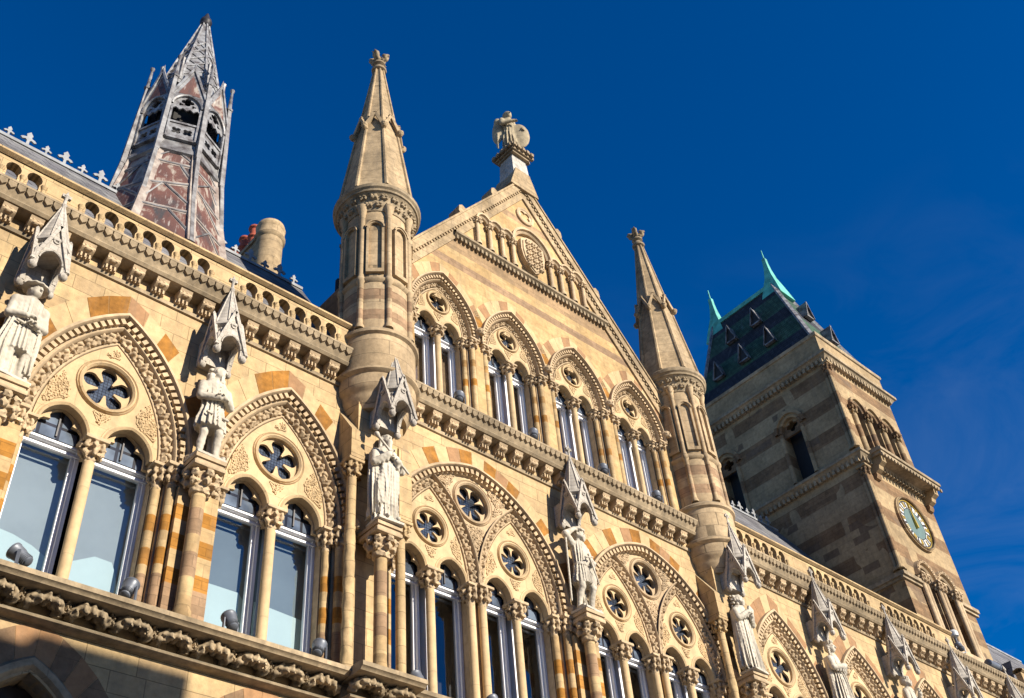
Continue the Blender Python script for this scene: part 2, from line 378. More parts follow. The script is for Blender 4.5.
def T(x, y, z): return Matrix.Translation((x, y, z))
def arch(a, R, d, n):
    c = a - R; r = R + d; tm = acos(max(-1, min(1, -c / r)))
    rt = [(c + r * cos(tm * i / n), r * sin(tm * i / n)) for i in range(n + 1)]
    rt[-1] = (0.0, rt[-1][1])
    return rt + [(-x, z) for x, z in rt[-2::-1]]
def arch_at(a, R, d, t, side):
    c = a - R; r = R + d; tm = acos(max(-1, min(1, -c / r))); th = tm * t
    x = c + r * cos(th); N = (cos(th), sin(th)); Tn = (-sin(th), cos(th))
    if side < 0: x = -x; N = (-N[0], N[1]); Tn = (-Tn[0], Tn[1])
    return (x, r * sin(th)), N, Tn
def apexz(a, R, d): return sqrt(max(0, (R + d) ** 2 - (a - R) ** 2))
def mirror(o): return [(-x, z) for x, z in o][::-1]

def tag(o, label=None, cat=None, group=None, kind=None):
    if label: o['label'] = label
    if cat: o['category'] = cat
    if group: o['group'] = group
    if kind: o['kind'] = kind
    return o
def empty(name, loc=(0, 0, 0)):
    o = bpy.data.objects.new(name, None); COL.objects.link(o); o.location = loc; o.empty_display_size = 0.3; return o
def copy_tree(o, parent, off=(0, 0, 0), first=True):
    c = o.copy(); COL.objects.link(c); c.parent = parent
    if first: c.location = Vector(o.location) + Vector(off)
    for ch in list(o.children): copy_tree(ch, c, first=False)
    return c

# ------------------------------------------------------------------ signed distance sculpting
def surfnet(F, o, h):
    nx, ny, nz = F.shape
    cs = [(i, j, k) for i in (0, 1) for j in (0, 1) for k in (0, 1)]
    sl = lambda c: F[c[0]:nx - 1 + c[0], c[1]:ny - 1 + c[1], c[2]:nz - 1 + c[2]]
    ins = sum((sl(c) < 0).astype(np.int8) for c in cs)
    act = (ins > 0) & (ins < 8)
    idx = -np.ones(act.shape, np.int64); cells = np.argwhere(act); idx[act] = np.arange(len(cells))
    vals = {c: sl(c)[act] for c in cs}
    acc = np.zeros((len(cells), 3)); cnt = np.zeros(len(cells))
    for a in cs:
        for ax in range(3):
            if a[ax]: continue
            b = list(a); b[ax] = 1; b = tuple(b)
            fa, fb = vals[a], vals[b]; m = (fa < 0) != (fb < 0)
            t = np.zeros(len(fa)); t[m] = fa[m] / (fa[m] - fb[m])
            p = np.tile(np.array(a, float), (len(fa), 1)); p[:, ax] = t
            acc[m] += p[m]; cnt[m] += 1
    V = (cells + acc / cnt[:, None]) * h + np.array(o)
    faces = []
    S = F < 0
    for ax in range(3):
        s0 = [slice(1, -1)] * 3; s1 = [slice(1, -1)] * 3
        s0[ax] = slice(0, -1); s1[ax] = slice(1, None)
        d = S[tuple(s0)] != S[tuple(s1)]
        e = np.argwhere(d); off = np.array([1, 1, 1]); off[ax] = 0; e = e + off
        inn = S[e[:, 0], e[:, 1], e[:, 2]]
        b1, b2 = (ax + 1) % 3, (ax + 2) % 3
        def g(d1, d2):
            q = e.copy(); q[:, b1] -= d1; q[:, b2] -= d2; return idx[q[:, 0], q[:, 1], q[:, 2]]
        Q = np.stack([g(1, 1), g(0, 1), g(0, 0), g(1, 0)], 1)
        Q[~inn] = Q[~inn][:, ::-1]
        faces.append(Q)
    Q = np.concatenate(faces); Q = Q[(Q >= 0).all(1)]
    return V, Q.tolist()

class SDF:
    def __init__(s, lo, hi, h):
        s.lo = np.array(lo, float); s.h = h
        s.ax = [np.arange(lo[i], hi[i] + h, h) for i in range(3)]
        s.F = np.full([len(a) for a in s.ax], 1.0)
    def _loc(s, lo, hi):
        sl = tuple(slice(max(0, int((lo[i] - s.lo[i]) / s.h)), max(1, min(len(s.ax[i]), int((hi[i] - s.lo[i]) / s.h) + 2))) for i in range(3))
        return sl, np.meshgrid(*[s.ax[i][sl[i]] for i in range(3)], indexing='ij')
    def _un(s, sl, d, k):
        a = s.F[sl]
        if k <= 0: s.F[sl] = np.minimum(a, d); return
        h = np.clip(0.5 + 0.5 * (a - d) / k, 0, 1); s.F[sl] = a * (1 - h) + d * h - k * h * (1 - h)
    def _cut(s, sl, d, k=0.01):
        a = s.F[sl]; d = -d
        h = np.clip(0.5 - 0.5 * (a - d) / k, 0, 1); s.F[sl] = a * (1 - h) + d * h + k * h * (1 - h)
    def cap(s, a, b, ra, rb, k=0.02, cut=False, flat=None):
        a = np.array(a, float); b = np.array(b, float); r = max(ra, rb) + 0.06 + k
        sl, (X, Y, Z) = s._loc(np.minimum(a, b) - r, np.maximum(a, b) + r)
        d = b - a; t = np.clip(((X - a[0]) * d[0] + (Y - a[1]) * d[1] + (Z - a[2]) * d[2]) / (d @ d), 0, 1)
        q = np.sqrt((X - a[0] - t * d[0]) ** 2 + (Y - a[1] - t * d[1]) ** 2 + (Z - a[2] - t * d[2]) ** 2) - (ra + (rb - ra) * t)
        (s._cut if cut else s._un)(sl, q, k); return s
    def ell(s, c, r, k=0.02, cut=False, rot=None):
        R = max(r) + 0.06 + k
        sl, (X, Y, Z) = s._loc(np.array(c) - R, np.array(c) + R)
        P = np.stack([X - c[0], Y - c[1], Z - c[2]], -1)
        if rot is not None: P = P @ np.array(rot)
        r = np.array(r); k0 = np.sqrt(((P / r) ** 2).sum(-1)); k1 = np.sqrt(((P / r ** 2) ** 2).sum(-1)) + 1e-9
        q = k0 * (k0 - 1) / k1
        (s._cut if cut else s._un)(sl, q, k); return s
    def box(s, c, b, rd=0.01, k=0.01, rot=None, cut=False):
        R = np.linalg.norm(b) + 0.06
        sl, (X, Y, Z) = s._loc(np.array(c) - R, np.array(c) + R)
        P = np.stack([X - c[0], Y - c[1], Z - c[2]], -1)
        if rot is not None: P = P @ np.array(rot)
        q = np.abs(P) - (np.array(b) - rd)
        d = np.sqrt((np.maximum(q, 0) ** 2).sum(-1)) + np.minimum(q.max(-1), 0) - rd
        (s._cut if cut else s._un)(sl, d, k); return s
    def robe(s, prof, c=(0, 0), folds=8, amp=0.012, ph=0.0, k=0.03, tw=0.6, front=None):
        z0, z1 = prof[0][0], prof[-1][0]; rm = max(max(p[1], p[2]) for p in prof) + 0.1
        sl, (X, Y, Z) = s._loc((c[0] - rm, c[1] - rm, z0 - 0.05), (c[0] + rm, c[1] + rm, z1 + 0.05))
        zs = [p[0] for p in prof]; rx = np.interp(Z, zs, [p[1] for p in prof]); ry = np.interp(Z, zs, [p[2] for p in prof])
        cx = np.interp(Z, zs, [(p[3] if len(p) > 3 else 0) for p in prof]) + c[0]
        x = X - cx; y = Y - c[1]; th = np.arctan2(y, x)
        w = np.clip((z1 - Z) / (z1 - z0), 0, 1) ** 0.7
        fo = np.sin(folds * th + ph + tw * Z * 3 + .5 * np.sin(3 * Z + ph)); f2 = np.sin(round(folds * 1.7) * th + 2 * ph - tw * 2 * Z)
        r = 1 + (1.5 * amp / rx) * w * ((1 - 2 * np.abs(fo) ** .7) + 0.7 * f2)
        d = (np.sqrt((x / rx) ** 2 + (y / ry) ** 2) - r) * np.minimum(rx, ry) * 0.8
        d = np.maximum(d, np.maximum(z0 - Z, Z - z1))
        s._un(sl, d, k); return s
    def gyr(s, A, kx, ph=0.0):
        X, Y, Z = np.meshgrid(*s.ax, indexing='ij')
        s.F += A * (np.sin(kx * X + ph) * np.cos(kx * Y) + np.sin(kx * Y) * np.cos(kx * Z + ph) + np.sin(kx * Z) * np.cos(kx * X))
        return s
    def out(s): 
        F = s.F
        for i in range(3):
            a = [slice(None)] * 3; a[i] = 0; F[tuple(a)] = np.maximum(F[tuple(a)], 0.01); a[i] = -1; F[tuple(a)] = np.maximum(F[tuple(a)], 0.01)
        return surfnet(F, s.lo, s.h)

# ornament units ------------------------------------------------------
def capital_unit(rb, rt, h, hab, seed=0, res=0.02):
    w = rt + 0.05; q = SDF((-w, -w, -0.05), (w, w, h + 0.03), res)
    q.cap((0, 0, 0.0), (0, 0, h - hab), rb * 0.95, rt * 0.72, 0.01)
    q.cap((0, 0, 0.02), (0, 0, 0.025), rb * 1.15, rb * 1.15, 0.01)
    rr = random.Random(seed)
    for ring, (z, r, n, o) in enumerate(((0.42, 0.78, 7, 0.2), (0.78, 0.93, 8, 0.0))):
        for i in range(n):
            a = 2 * pi * (i + o) / n + rr.uniform(-.1, .1)
            q.ell((cos(a) * rt * r * 0.93, sin(a) * rt * r * 0.93, (h - hab) * z + rr.uniform(-.01, .01)), (rt * 0.23, rt * 0.23, h * 0.16), 0.015)
            q.ell((cos(a) * rt * r * 1.02, sin(a) * rt * r * 1.02, (h - hab) * z - 0.09 * h), (rt * 0.12, rt * 0.12, h * 0.07), 0.0)
    q.gyr(0.010, 62, seed)
    q.box((0, 0, h - hab / 2), (rt * 0.98, rt * 0.98, hab / 2), 0.01, 0.004)
    return q.out()
def curl_unit(L, Wd, H, seed=0, res=0.017, k=55):
    q = SDF((-L / 2 - .03, -Wd / 2 - .03, -0.03), (L / 2 + .03, Wd / 2 + .03, H + .03), res)
    q.box((0, 0, 0), (L / 2, Wd / 2, H * 0.45), 0.01, 0)
    rr = random.Random(seed)
    for i in range(4):
        x = -L / 2 + L * (i + 0.5) / 4
        q.ell((x, (-1) ** i * Wd * 0.2, H * 0.5), (L * 0.15, Wd * 0.26, H * 0.5), 0.01)
        q.ell((x + L * 0.08, -(-1) ** i * Wd * 0.3, H * 0.35), (L * 0.08, Wd * 0.14, H * 0.4), 0.0)
    q.gyr(0.008, k, seed)
    return q.out()
def boss_unit(seed):
    rr = random.Random(seed)
    q = SDF((-.36, -.40, -.27), (.36, .06, .27), 0.022)
    for i in range(9):
        a = pi * (0.02 + 0.96 * i / 8)
        q.ell((cos(a) * 0.25, -0.14 - rr.uniform(0, .05), -0.06 + sin(a) * 0.17), (.085, .12, .085), 0.015)
    for x in (-.13, 0, .13):
        q.ell((x, -0.24, 0.02 + rr.uniform(-.03, .03)), (.08, .10, .09), 0.02)
        q.ell((x + .02, -0.30, -0.07), (.045, .05, .05), 0.0)
    q.ell((0, -.24, -.15), (.20, .17, .10), 0.015, cut=True)
    for x in (-.2, .2): q.ell((x, -.2, -.12), (.04, .07, .05), 0.005, cut=True)
    q.gyr(0.014, 46, seed)
    return q.out()
def head_unit():
    q = SDF((-.16, -.2, -.16), (.16, .12, .2), 0.014)
    q.ell((0, -.04, .02), (.085, .10, .12), 0).ell((0, .03, .06), (.11, .1, .11), .02).ell((0, -.14, 0), (.02, .03, .035), .01)
    q.ell((.035, -.135, .035), (.022, .02, .016), .01, cut=True).ell((-.035, -.135, .035), (.022, .02, .016), .01, cut=True)
    q.ell((0, -.12, -.08), (.05, .05, .05), .02); q.gyr(.004, 70)
    return q.out()
CAPS = [capital_unit(0.075, 0.19, 0.38, 0.07, 1), capital_unit(0.08, 0.21, 0.38, 0.06, 5)]
CAPBIG = capital_unit(0.13, 0.275, 0.46, 0.10, 3, 0.024)
CAPSM = capital_unit(0.055, 0.14, 0.28, 0.05, 2, 0.016)
CURLS = [curl_unit(0.34, 0.17, 0.075, i) for i in range(3)]
CURLSM = [curl_unit(0.26, 0.12, 0.06, i, 0.015, 70) for i in range(2)]
TUFT = [curl_unit(0.14, 0.12, 0.05, i + 5, 0.014, 75) for i in range(2)]
HEAD = head_unit()

def place(mb, unit, pos, N=(0, 1), Tn=(1, 0), y=-0.1, sc=1.0, mi=0, dep=1.0):
    # unit axes: x along tangent, y along outward normal, z out of the wall (-Y)
    m = [[Tn[0] * sc, N[0] * sc, 0, pos[0]], [0, 0, -sc * dep, y], [Tn[1] * sc, N[1] * sc, 0, pos[1]]]
    mb.mesh(unit, m, mi)

def scatter_poly(mb, poly, y, step=0.1, sc=0.9, seed=0):
    rr = random.Random(seed); step *= .8; sc *= .82
    for p, q in zip(poly, poly[1:] + poly[:1]): mb.bar((p[0], y - .008, p[1]), (q[0], y - .008, q[1]), .022)
    xs = [p[0] for p in poly]; zs = [p[1] for p in poly]
    def inside(x, z):
        c = False; n = len(poly)
        for i in range(n):
            (x1, z1), (x2, z2) = poly[i], poly[(i + 1) % n]
            if (z1 > z) != (z2 > z) and x < (x2 - x1) * (z - z1) / (z2 - z1) + x1: c = not c
        return c
    z = min(zs)
    while z < max(zs):
        x = min(xs)
        while x < max(xs):
            px, pz = x + rr.uniform(-.02, .02), z + rr.uniform(-.02, .02)
            if inside(px, pz):
                a = rr.uniform(0, 2 * pi); place(mb, rr.choice(TUFT), (px, pz), (-sin(a), cos(a)), (cos(a), sin(a)), y, sc * rr.uniform(.8, 1.1))
            x += step
        z += step

def foil(cx, cz, n, d, rl, rot=0.0, m=90):
    out = []
    for i in range(m):
        th = 2 * pi * i / m; ph = (th - rot) % (2 * pi / n); ph = min(ph, 2 * pi / n - ph)
        h = rl ** 2 - (d * sin(ph)) ** 2; r = max(.52 * d, d * cos(ph) + sqrt(h)) if h > 0 else .52 * d; out.append((cx + r * cos(th), cz + r * sin(th)))
    return out
def circle(cx, cz, r, n=28): return [(cx + r * cos(2 * pi * i / n), cz + r * sin(2 * pi * i / n)) for i in range(n)]
def cusped(cx, zs, w, h):
    half = [(-1, -.15), (-1.0, .10), (-.98, .30), (-.80, .44), (-.50, .47), (-.56, .60), (-.50, .76), (-.28, .90)]
    L_ = [(cx + x * w, zs + z * h) for x, z in half]; Rr = [(cx - x * w, zs + z * h) for x, z in half][::-1]
    return L_ + [(cx, zs + h)] + Rr

# ------------------------------------------------------------------ setting: ground
def ground():
    k = NT('paving'); geo = k.n('ShaderNodeNewGeometry')
    k.l(k.ramp(k.noise(geo.outputs['Position'], 0.7, 5), [(0.3, g1(0.30)), (0.7, g1(0.40))]), k.b.inputs['Base Color']); k.b.inputs['Roughness'].default_value = 0.9
    asph = simple('asphalt', (0.055, 0.055, 0.055, 1), 0.9, 0, 0.3, 20)
    m = MB(); m.add([(-600, -600, 0), (600, -600, 0), (600, 600, 0), (-600, 600, 0)], [(0, 1, 2, 3)]); tag(m.build('ground', k.m), kind='structure')
    m = MB(); m.add([(-300, -11.5, .004), (300, -11.5, .004), (300, -4, .004), (-300, -4, .004)], [(0, 1, 2, 3)]); tag(m.build('road', asph), kind='structure')
    m = MB(); m.box(-300, 300, -4, -.56, 0.0, .13); tag(m.build('pavement', k.m), kind='structure')
    m = MB(); m.box(-300, 300, -19.5, -11.5, 0.0, .13); tag(m.build('far_pavement', k.m), kind='structure')
ground()

# ------------------------------------------------------------------ the guildhall
GX = 14.2
HALL = empty('guildhall', (GX, 0, 0))
tag(HALL, 'long honey coloured Gothic stone hall with statues, arched windows and a central gable', 'building')
HO = (-GX, 0, 0)     # meshes below are written in world coordinates
def hp(mb, name, mats, off=(0, 0, 0), smooth=40, parent=None):
    return mb.build(name, mats, parent or HALL, (HO[0] + off[0], off[1], off[2]), smooth)

ZS, ZSILL = 11.82, 9.18
WA, WR = 0.97, 2.40          # standard window inner arch
BA, BR = 2.08, 2.44          # big window arch
UA, UR, UZS, UZSILL = 0.66, 1.40, 18.10, 15.80
YW = -0.15                   # wall face

def carved_orders(mb, a, R, xc, zs, full=True, k=1.0, curls=CURLS, ncurl=8, seed=0, dent=True, pull=0.0):
    P = [(0, .12), (0, -.01), (.02, -.045), (.05, -.05), (.07, -.02), (.07, 0.02), (.21, -.05), (.21, -.13), (.24, -.17), (.27, -.155)]
    if full: P += [(.27, -.14), (.39, -.14), (.39, -.22), (.42, -.27), (.47, -.26), (.48, -.2), (.48, -.14)]
    P = [(d * k, y + pull) for d, y in P]
    mb.archsweep(a, R, P, xc, zs, 14)
    i = 0
    for side in (-1, 1):
        for j in range(ncurl):
            t = (j + 0.5) / ncurl * 0.985
            p, N, Tn = arch_at(a, R, .14 * k, t, side); place(mb, curls[i % len(curls)], (xc + p[0], zs + p[1]), N, Tn, -0.005 * k + pull - .02, k * 1.0, 0, 1.5); i += 1
    if dent and full:
        arc = (R + .33 * k) * acos(max(-1, (R - a) / (R + .33 * k))); nd = int(arc / (0.125 * k))
        for side in (-1, 1):
            for j in range(nd):
                p, N, Tn = arch_at(a, R, .335 * k, (j + 0.5) / nd, side)
                u, v = .036 * k, .05 * k; q = []
                for dy in (-.225 * (0.6 + .4 * k) + pull, -.13 + pull):
                    for su, sv in ((-1, -1), (1, -1), (1, 1), (-1, 1)):
                        q.append((xc + p[0] + su * u * Tn[0] + sv * v * N[0], dy, zs + p[1] + su * u * Tn[1] + sv * v * N[1]))
                mb.add(q, [(0, 1, 2, 3), (0, 4, 5, 1), (1, 5, 6, 2), (2, 6, 7, 3), (3, 7, 4, 0)])

def voussoirs(a, R, xc, zs, d0, d1, m, pat, yf=-.156):
    mb = MB()
    for side in (-1, 1):
        for j in range(m):
            mi = pat(j, m, side)
            if mi is None: continue
            t0, t1 = j / m + .0015, (j + 1) / m - .0015
            q = []
            for dy in (yf, -.1):
                for d, t in ((d0, t0), (d0, t1), (d1, t1), (d1, t0)):
                    p, _, _ = arch_at(a, R, d, t, side); q.append((xc + p[0], dy, zs + p[1]))
            mb.add(q, [(0, 1, 2, 3), (0, 4, 5, 1), (1, 5, 6, 2), (2, 6, 7, 3), (3, 7, 4, 0)], mi)
    return mb

def light_tracery(mb, a, R, zs, lc, lh, oz, orr, nfoil, fd, fr, y0=-.04, mi=0, k=1.0, frot=pi / 2):
    "two-light tracery plate centred on x=0"
    lR = lh * 1.24
    outer = arch(a - .004, R - .004, 0, 14)
    outer = [(x, zs + z) for x, z in outer]
    bottom = []
    for c in (-lc, lc):
        pts = arch(lh, lR, 0, 8)[::-1]
        bottom += [(c + x, zs + z) for x, z in pts]
    outer = outer + bottom           # right spring ... left spring, then along the lights from the left
    rh = orr - .09 * k
    mb.plate(outer, [circle(0, oz, rh, 28)], y0, .1, mi)
    for c in (-lc, lc):
        mb.archsweep(lh, lR, [(-.012, .1), (-.012, y0 - .015), (.02 * k, y0 - .04 * k), (.05 * k, y0 - .012), (.075 * k, y0 - .012), (.085 * k, y0 + .01)], c, zs, 9, mi)
        w = lh * .90; h = apexz(lh, lR, 0) * 0.97
        rect = [(c - lh - .05, zs - h * .15), (c - lh - .05, zs + h * 1.2), (c + lh + .05, zs + h * 1.2), (c + lh + .05, zs - h * .15)]
        cu = cusped(c, zs, w, h)
        rect2 = [rect[0], (c - w, zs - h * .15)] + cu[1:-1] + [(c + w, zs - h * .15), rect[3], rect[2], rect[1]]
        mb.plate(rect2, [], .085, .15, mi)
    mb.ring(0, oz, rh, [(-.01, .1), (-.01, y0 - .01), (.02 * k, y0 - .045 * k), (.05 * k, y0 - .03), (.06 * k, y0), (.085 * k, y0 - .03), (.10 * k, y0 + .005)], 30, mi)
    mb.plate(circle(0, oz, rh + .03, 30), [foil(0, oz, nfoil, fd, fr, frot)], .01, .06, mi)

def spandrels(mb, a, R, zs, lc, lh, oz, orr, y, step, sc):
    top = zs + apexz(a, R, 0)
    scatter_poly(mb, [(-.09, top - .26), (.09, top - .26), (0, top - .12)], y, step, sc)
    scatter_poly(mb, [(-.13, oz - orr - .03), (.13, oz - orr - .03), (0, oz - orr - .24)], y, step, sc, 1)
    for s in (-1, 1):
        p = [(s * (lc + .05), zs + apexz(lh, lh * 1.24, .13) + .02), (s * (a - .10), zs + .38), (s * (a - .13), zs + .68), (s * (a * .72), oz - .02), (s * (orr + .06), oz - .25)]
        scatter_poly(mb, p, y, step, sc, 2)

def shaft(x, y, z0, z1, r, mats, parent, capu, caph, base=True, scale=1.0, name='jamb_shaft'):
    mb = MB()
    pr = [(r, z0), (r, z1 - caph)]
    if base: pr = [(r * 1.7, z0), (r * 1.7, z0 + .05), (r * 1.45, z0 + .09), (r * 1.5, z0 + .12), (r * 1.05, z0 + .16), (r, z0 + .2), (r, z1 - caph)]
    mb.lathe(pr, x, y, 14, cap=False)
    o = mb.build(name, mats, parent)
    c = MB(); c.mesh(capu, [[scale, 0, 0, x], [0, scale, 0, y], [0, 0, 1, z1 - caph]])
    c.build('capital', M_carve, parent)
    return o

def win_frame(parent, x0, x1, z0, z1, blind=True, mid=None, bm=None, shape=None):
    "white sash between two uprights, pane, optional blind and pale lower panel; inside the opening at y=.12-.3"
    f = MB(); w = .055
    def rect(a0, a1, b0, b1, y0, y1, w):
        f.box(a0, a0 + w, y0, y1, b0, b1); f.box(a1 - w, a1, y0, y1, b0, b1)
        f.box(a0 + w, a1 - w, y0 + .002, y1 - .002, b0, b0 + w); f.box(a0 + w, a1 - w, y0 + .002, y1 - .002, b1 - w, b1)
    rect(x0, x1, z0, z1, .24, .40, w)
    rect(x0 + w + .004, x1 - w - .004, z0 + w + .004, z1 - w - .03, .29, .36, .045)
    f.box(x0, x1, .205, .238, z1 - .05, z1 + .02); f.box(x0, x1, .215, .238, z1 - .17, z1 - .13)
    f.build('window_frame', M_frame, parent)
    p = MB(); p.add([(x0 + w, .33, z0 + w), (x1 - w, .33, z0 + w), (x1 - w, .33, z1 - w), (x0 + w, .33, z1 - w)], [(0, 1, 2, 3)])
    p.build('pane', M_glass, parent)
    if blind:
        zm = mid if mid else z0 + 1.0
        b = MB(); b.box(x0, x1, .49, .50, z0, z1); b.build('blind', bm or M_blind, parent)
        b = MB(); L_ = x1 - x0; b.plate([(x0, z0), (x1, z0)] + [(x0 + u * L_, zm + v) for u, v in (shape or ((1, 0), (0, 0)))], [], .46, .47); b.build('lower_panel', M_panel, parent)  # pale blue sheet behind the lower pane, top edge cut to shape

def head_glass(parent, lc, lh, zs, oz, orr, y=.19, lightz=None):
    p = MB()
    h = apexz(lh, lh * 1.24, 0)
    for c in ((-lc, lc) if lc else ()):
        p.add([(c - lh - .03, y, zs - .04), (c + lh + .03, y, zs - .04), (c + lh + .03, y, zs + h * 1.1), (c - lh - .03, y, zs + h * 1.1)], [(0, 1, 2, 3)], 1)
        p.box(c - .012, c + .012, y - .03, y - .004, zs, zs + h, 2)
    if orr: p.add([(x, y - .09, z) for x, z in circle(0, oz, orr, 24)], [tuple(range(24))], 0)
    p.build('leaded_light', [M_leaded, M_headgl, M_iron], parent)

def std_window(x, blind=True, name='window', mid=10.3, vp=((None, None, None, 2, None, 0, 2, 0, 1), (None, None, None, 1, 2, 0, 0, 2, 2))):
    w = MB(); carved_orders(w, WA, WR, 0, ZS, True, 1.0)
    for s in (-1, 1):   # jamb steps
        a, b = sorted((s * .99, s * 1.145)); w.box(a, b, .07, .40, ZSILL, ZS)
        a, b = sorted((s * 1.145, s * 1.33)); w.box(a, b, -.06, .38, ZSILL, ZS)
        place(w, HEAD, (s * 1.46, ZS + .16), y=-.16, sc=1.0) if False else w.mesh(HEAD, [[.95, 0, 0, s * 1.42], [0, .95, 0, -.25], [0, 0, .95, ZS + .12]])
    o = hp(w, name, M_carve, (x, 0, 0))
    t = MB(); light_tracery(t, WA, WR, ZS, .50, .37, 12.87, .50, 5, .262, .130); spandrels(t, WA, WR, ZS, .50, .37, 12.87, .50, -.035, .075, .8)
    t.build('tracery', M_trac, o)
    shaft(0, .02, ZSILL, ZS + .02, .085, M_trac, o, CAPS[0], .38, name='mullion')
    for s in (-1, 1):
        shaft(s * 1.055, .0, ZSILL, ZS, .07, M_band, o, CAPS[1], .38, scale=.8)
        shaft(s * 1.235, -.13, ZSILL, ZS, .078, M_band, o, CAPS[0], .38, scale=.9)
    v = voussoirs(WA, WR, 0, ZS, .482, .88, 9, lambda j, m, s: (vp[0] if s > 0 else vp[1])[j])
    v.build('voussoirs', [M_cream, M_pink, M_orange], o)
    for s in (-1, 1):
        a, b = sorted((s * .07, s * 1.0)); win_frame(o, a, b, ZSILL, ZS - .03, blind, mid, M_blind2 if x < 5 else M_blind, (((1, -.22), (.7, -.08), (.4, .0), (0, .04)) if s < 0 else ((1, -.5), (.86, -.1), (.78, .05), (.5, .06), (0, -.22))) if x < 5 else (((1, -.1), (.85, .06), (0, .06)) if s < 0 else ((1, -.06), (0, 0))))
    head_glass(o, .50, .37, ZS, 12.87, .42)
    return o

def big_window(x):
    w = MB()
    P = [(-.01, .1), (-.01, -.03), (.0, -.08), (.03, -.14), (.03, -.14), (.14, -.14), (.14, -.22), (.17, -.27), (.22, -.26), (.23, -.2), (.23, -.14)]
    w.archsweep(BA, BR, P, 0, ZS, 20)
    arc = (BR + .08) * acos((BR - BA) / (BR + .08)); nd = int(arc / .13)
    for side in (-1, 1):
        for j in range(nd):
            p, N, Tn = arch_at(BA, BR, .085, (j + .5) / nd, side); u, v = .037, .05; q = []
            for dy in (-.225, -.13):
                for su, sv in ((-1, -1), (1, -1), (1, 1), (-1, 1)):
                    q.append((p[0] + su * u * Tn[0] + sv * v * N[0], dy, ZS + p[1] + su * u * Tn[1] + sv * v * N[1]))
            w.add(q, [(0, 1, 2, 3), (0, 4, 5, 1), (1, 5, 6, 2), (2, 6, 7, 3), (3, 7, 4, 0)])
    # plate of the great arch above the two sub arches, with the great oculus
    sa, sR = .82, 2.36
    outer = [(x_, ZS + z_) for x_, z_ in arch(BA - .012, BR - .012, 0, 20)]
    bot = []
    for c in (-1.03, 1.03):
        pts = arch(sa, sR, .10, 12)[::-1]; bot += [(c + x_, ZS + z_) for x_, z_ in pts]
    oz = 13.66
    w.plate(outer + bot, [circle(0, oz, .41, 28)], -.09, .1)
    w.ring(0, oz, .41, [(-.01, .1), (-.01, -.10), (.02, -.135), (.05, -.12), (.06, -.09), (.085, -.12), (.10, -.085)], 30)
    w.plate(circle(0, oz, .44, 30), [foil(0, oz, 6, .272, .120, 0)], -.02, .03)
    for c in (-1.03, 1.03): carved_orders(w, sa, sR, c, ZS, False, .9, seed=3, ncurl=9, pull=-.02)
    for s in (-1, 1):
        scatter_poly(w, [(s * .42, ZS + 2.3), (s * .62, ZS + 1.98), (s * .85, ZS + 2.08), (s * .75, ZS + 2.22)], -.09, .08, .9)
        scatter_poly(w, [(s * .52, ZS + 1.72), (s * .78, ZS + 1.92), (s * .60, ZS + 1.95)], -.09, .08, .8)
        scatter_poly(w, [(s * 1.4, ZS + 1.8), (s * 1.75, ZS + 1.42), (s * 1.92, ZS + .8), (s * 1.98, ZS + .9), (s * 1.75, ZS + 1.6)], -.09, .08, .8)
        a, b = sorted((s * 1.93, s * 2.09)); w.box(a, b, .07, .40, ZSILL, ZS)
        a, b = sorted((s * 2.09, s * 2.29)); w.box(a, b, -.06, .38, ZSILL, ZS)
        w.mesh(HEAD, [[.95, 0, 0, s * 2.28], [0, .95, 0, -.24], [0, 0, .95, ZS + .12]])
    scatter_poly(w, [(-.22, oz - .56), (.22, oz - .56), (.10, oz - .95), (0, oz - 1.35), (-.10, oz - .95)], -.09, .085, .95, 4)
    w.box(-.12, .12, .02, .35, ZSILL, ZS)
    o = hp(w, 'grand_window', M_carve, (x, 0, 0))
    for c in (-1.03, 1.03):
        t = MB(); light_tracery(t, sa, sR, ZS, .47, .335, 12.76, .42, 6, .222, .097, k=.9, frot=0); spandrels(t, sa, sR, ZS, .47, .335, 12.76, .42, -.035, .07, .7)
        t.xf(T(c, 0, 0)); t.build('tracery', M_trac, o)
        shaft(c, .02, ZSILL, ZS + .02, .082, M_trac, o, CAPS[0], .38, name='mullion')
        for s in (-1, 1):
            a, b = sorted((c + s * .07, c + s * .90)); win_frame(o, a, b, ZSILL, ZS - .03, False)
        g = MB(); h = apexz(.335, .335 * 1.24, 0)
        for l in (-.47, .47):
            g.add([(c + l - .36, .19, ZS - .04), (c + l + .36, .19, ZS - .04), (c + l + .36, .19, ZS + h * 1.1), (c + l - .36, .19, ZS + h * 1.1)], [(0, 1, 2, 3)], 1)
            g.box(c + l - .012, c + l + .012, .16, .186, ZS, ZS + h, 2)
        g.add([(c + x_, .105, z_) for x_, z_ in circle(0, 12.76, .34, 24)], [tuple(range(24))], 0)
        g.build('leaded_light', [M_leaded, M_headgl, M_iron], o)
    g = MB(); g.add([(x_, .09, z_) for x_, z_ in circle(0, oz, .42, 24)], [tuple(range(24))], 0); g.build('leaded_light', M_leaded, o)
    for s, yy in ((-1, .0), (1, -.07)): shaft(s * .105, yy, ZSILL, ZS, .078, M_trac, o, CAPS[1], .38, scale=.85, name='mullion')
    for s in (-1, 1):
        shaft(s * 1.99, .0, ZSILL, ZS, .075, M_band, o, CAPS[1], .38, scale=.8)
        shaft(s * 2.19, -.13, ZSILL, ZS, .08, M_band, o, CAPS[0], .38, scale=.9)
    pat = lambda j, m, s: ((None, None, 2, 2, 0, 0, 2, 0, 0, 2, 1, 2, 0) if s > 0 else (None, None, None, None, 1, 2, 2, 0, 0, 2, 0, 1, 2))[j]
    v = voussoirs(BA, BR, 0, ZS, .232, .62, 13, pat); v.build('voussoirs', [M_cream, M_pink, M_orange], o)
    return o

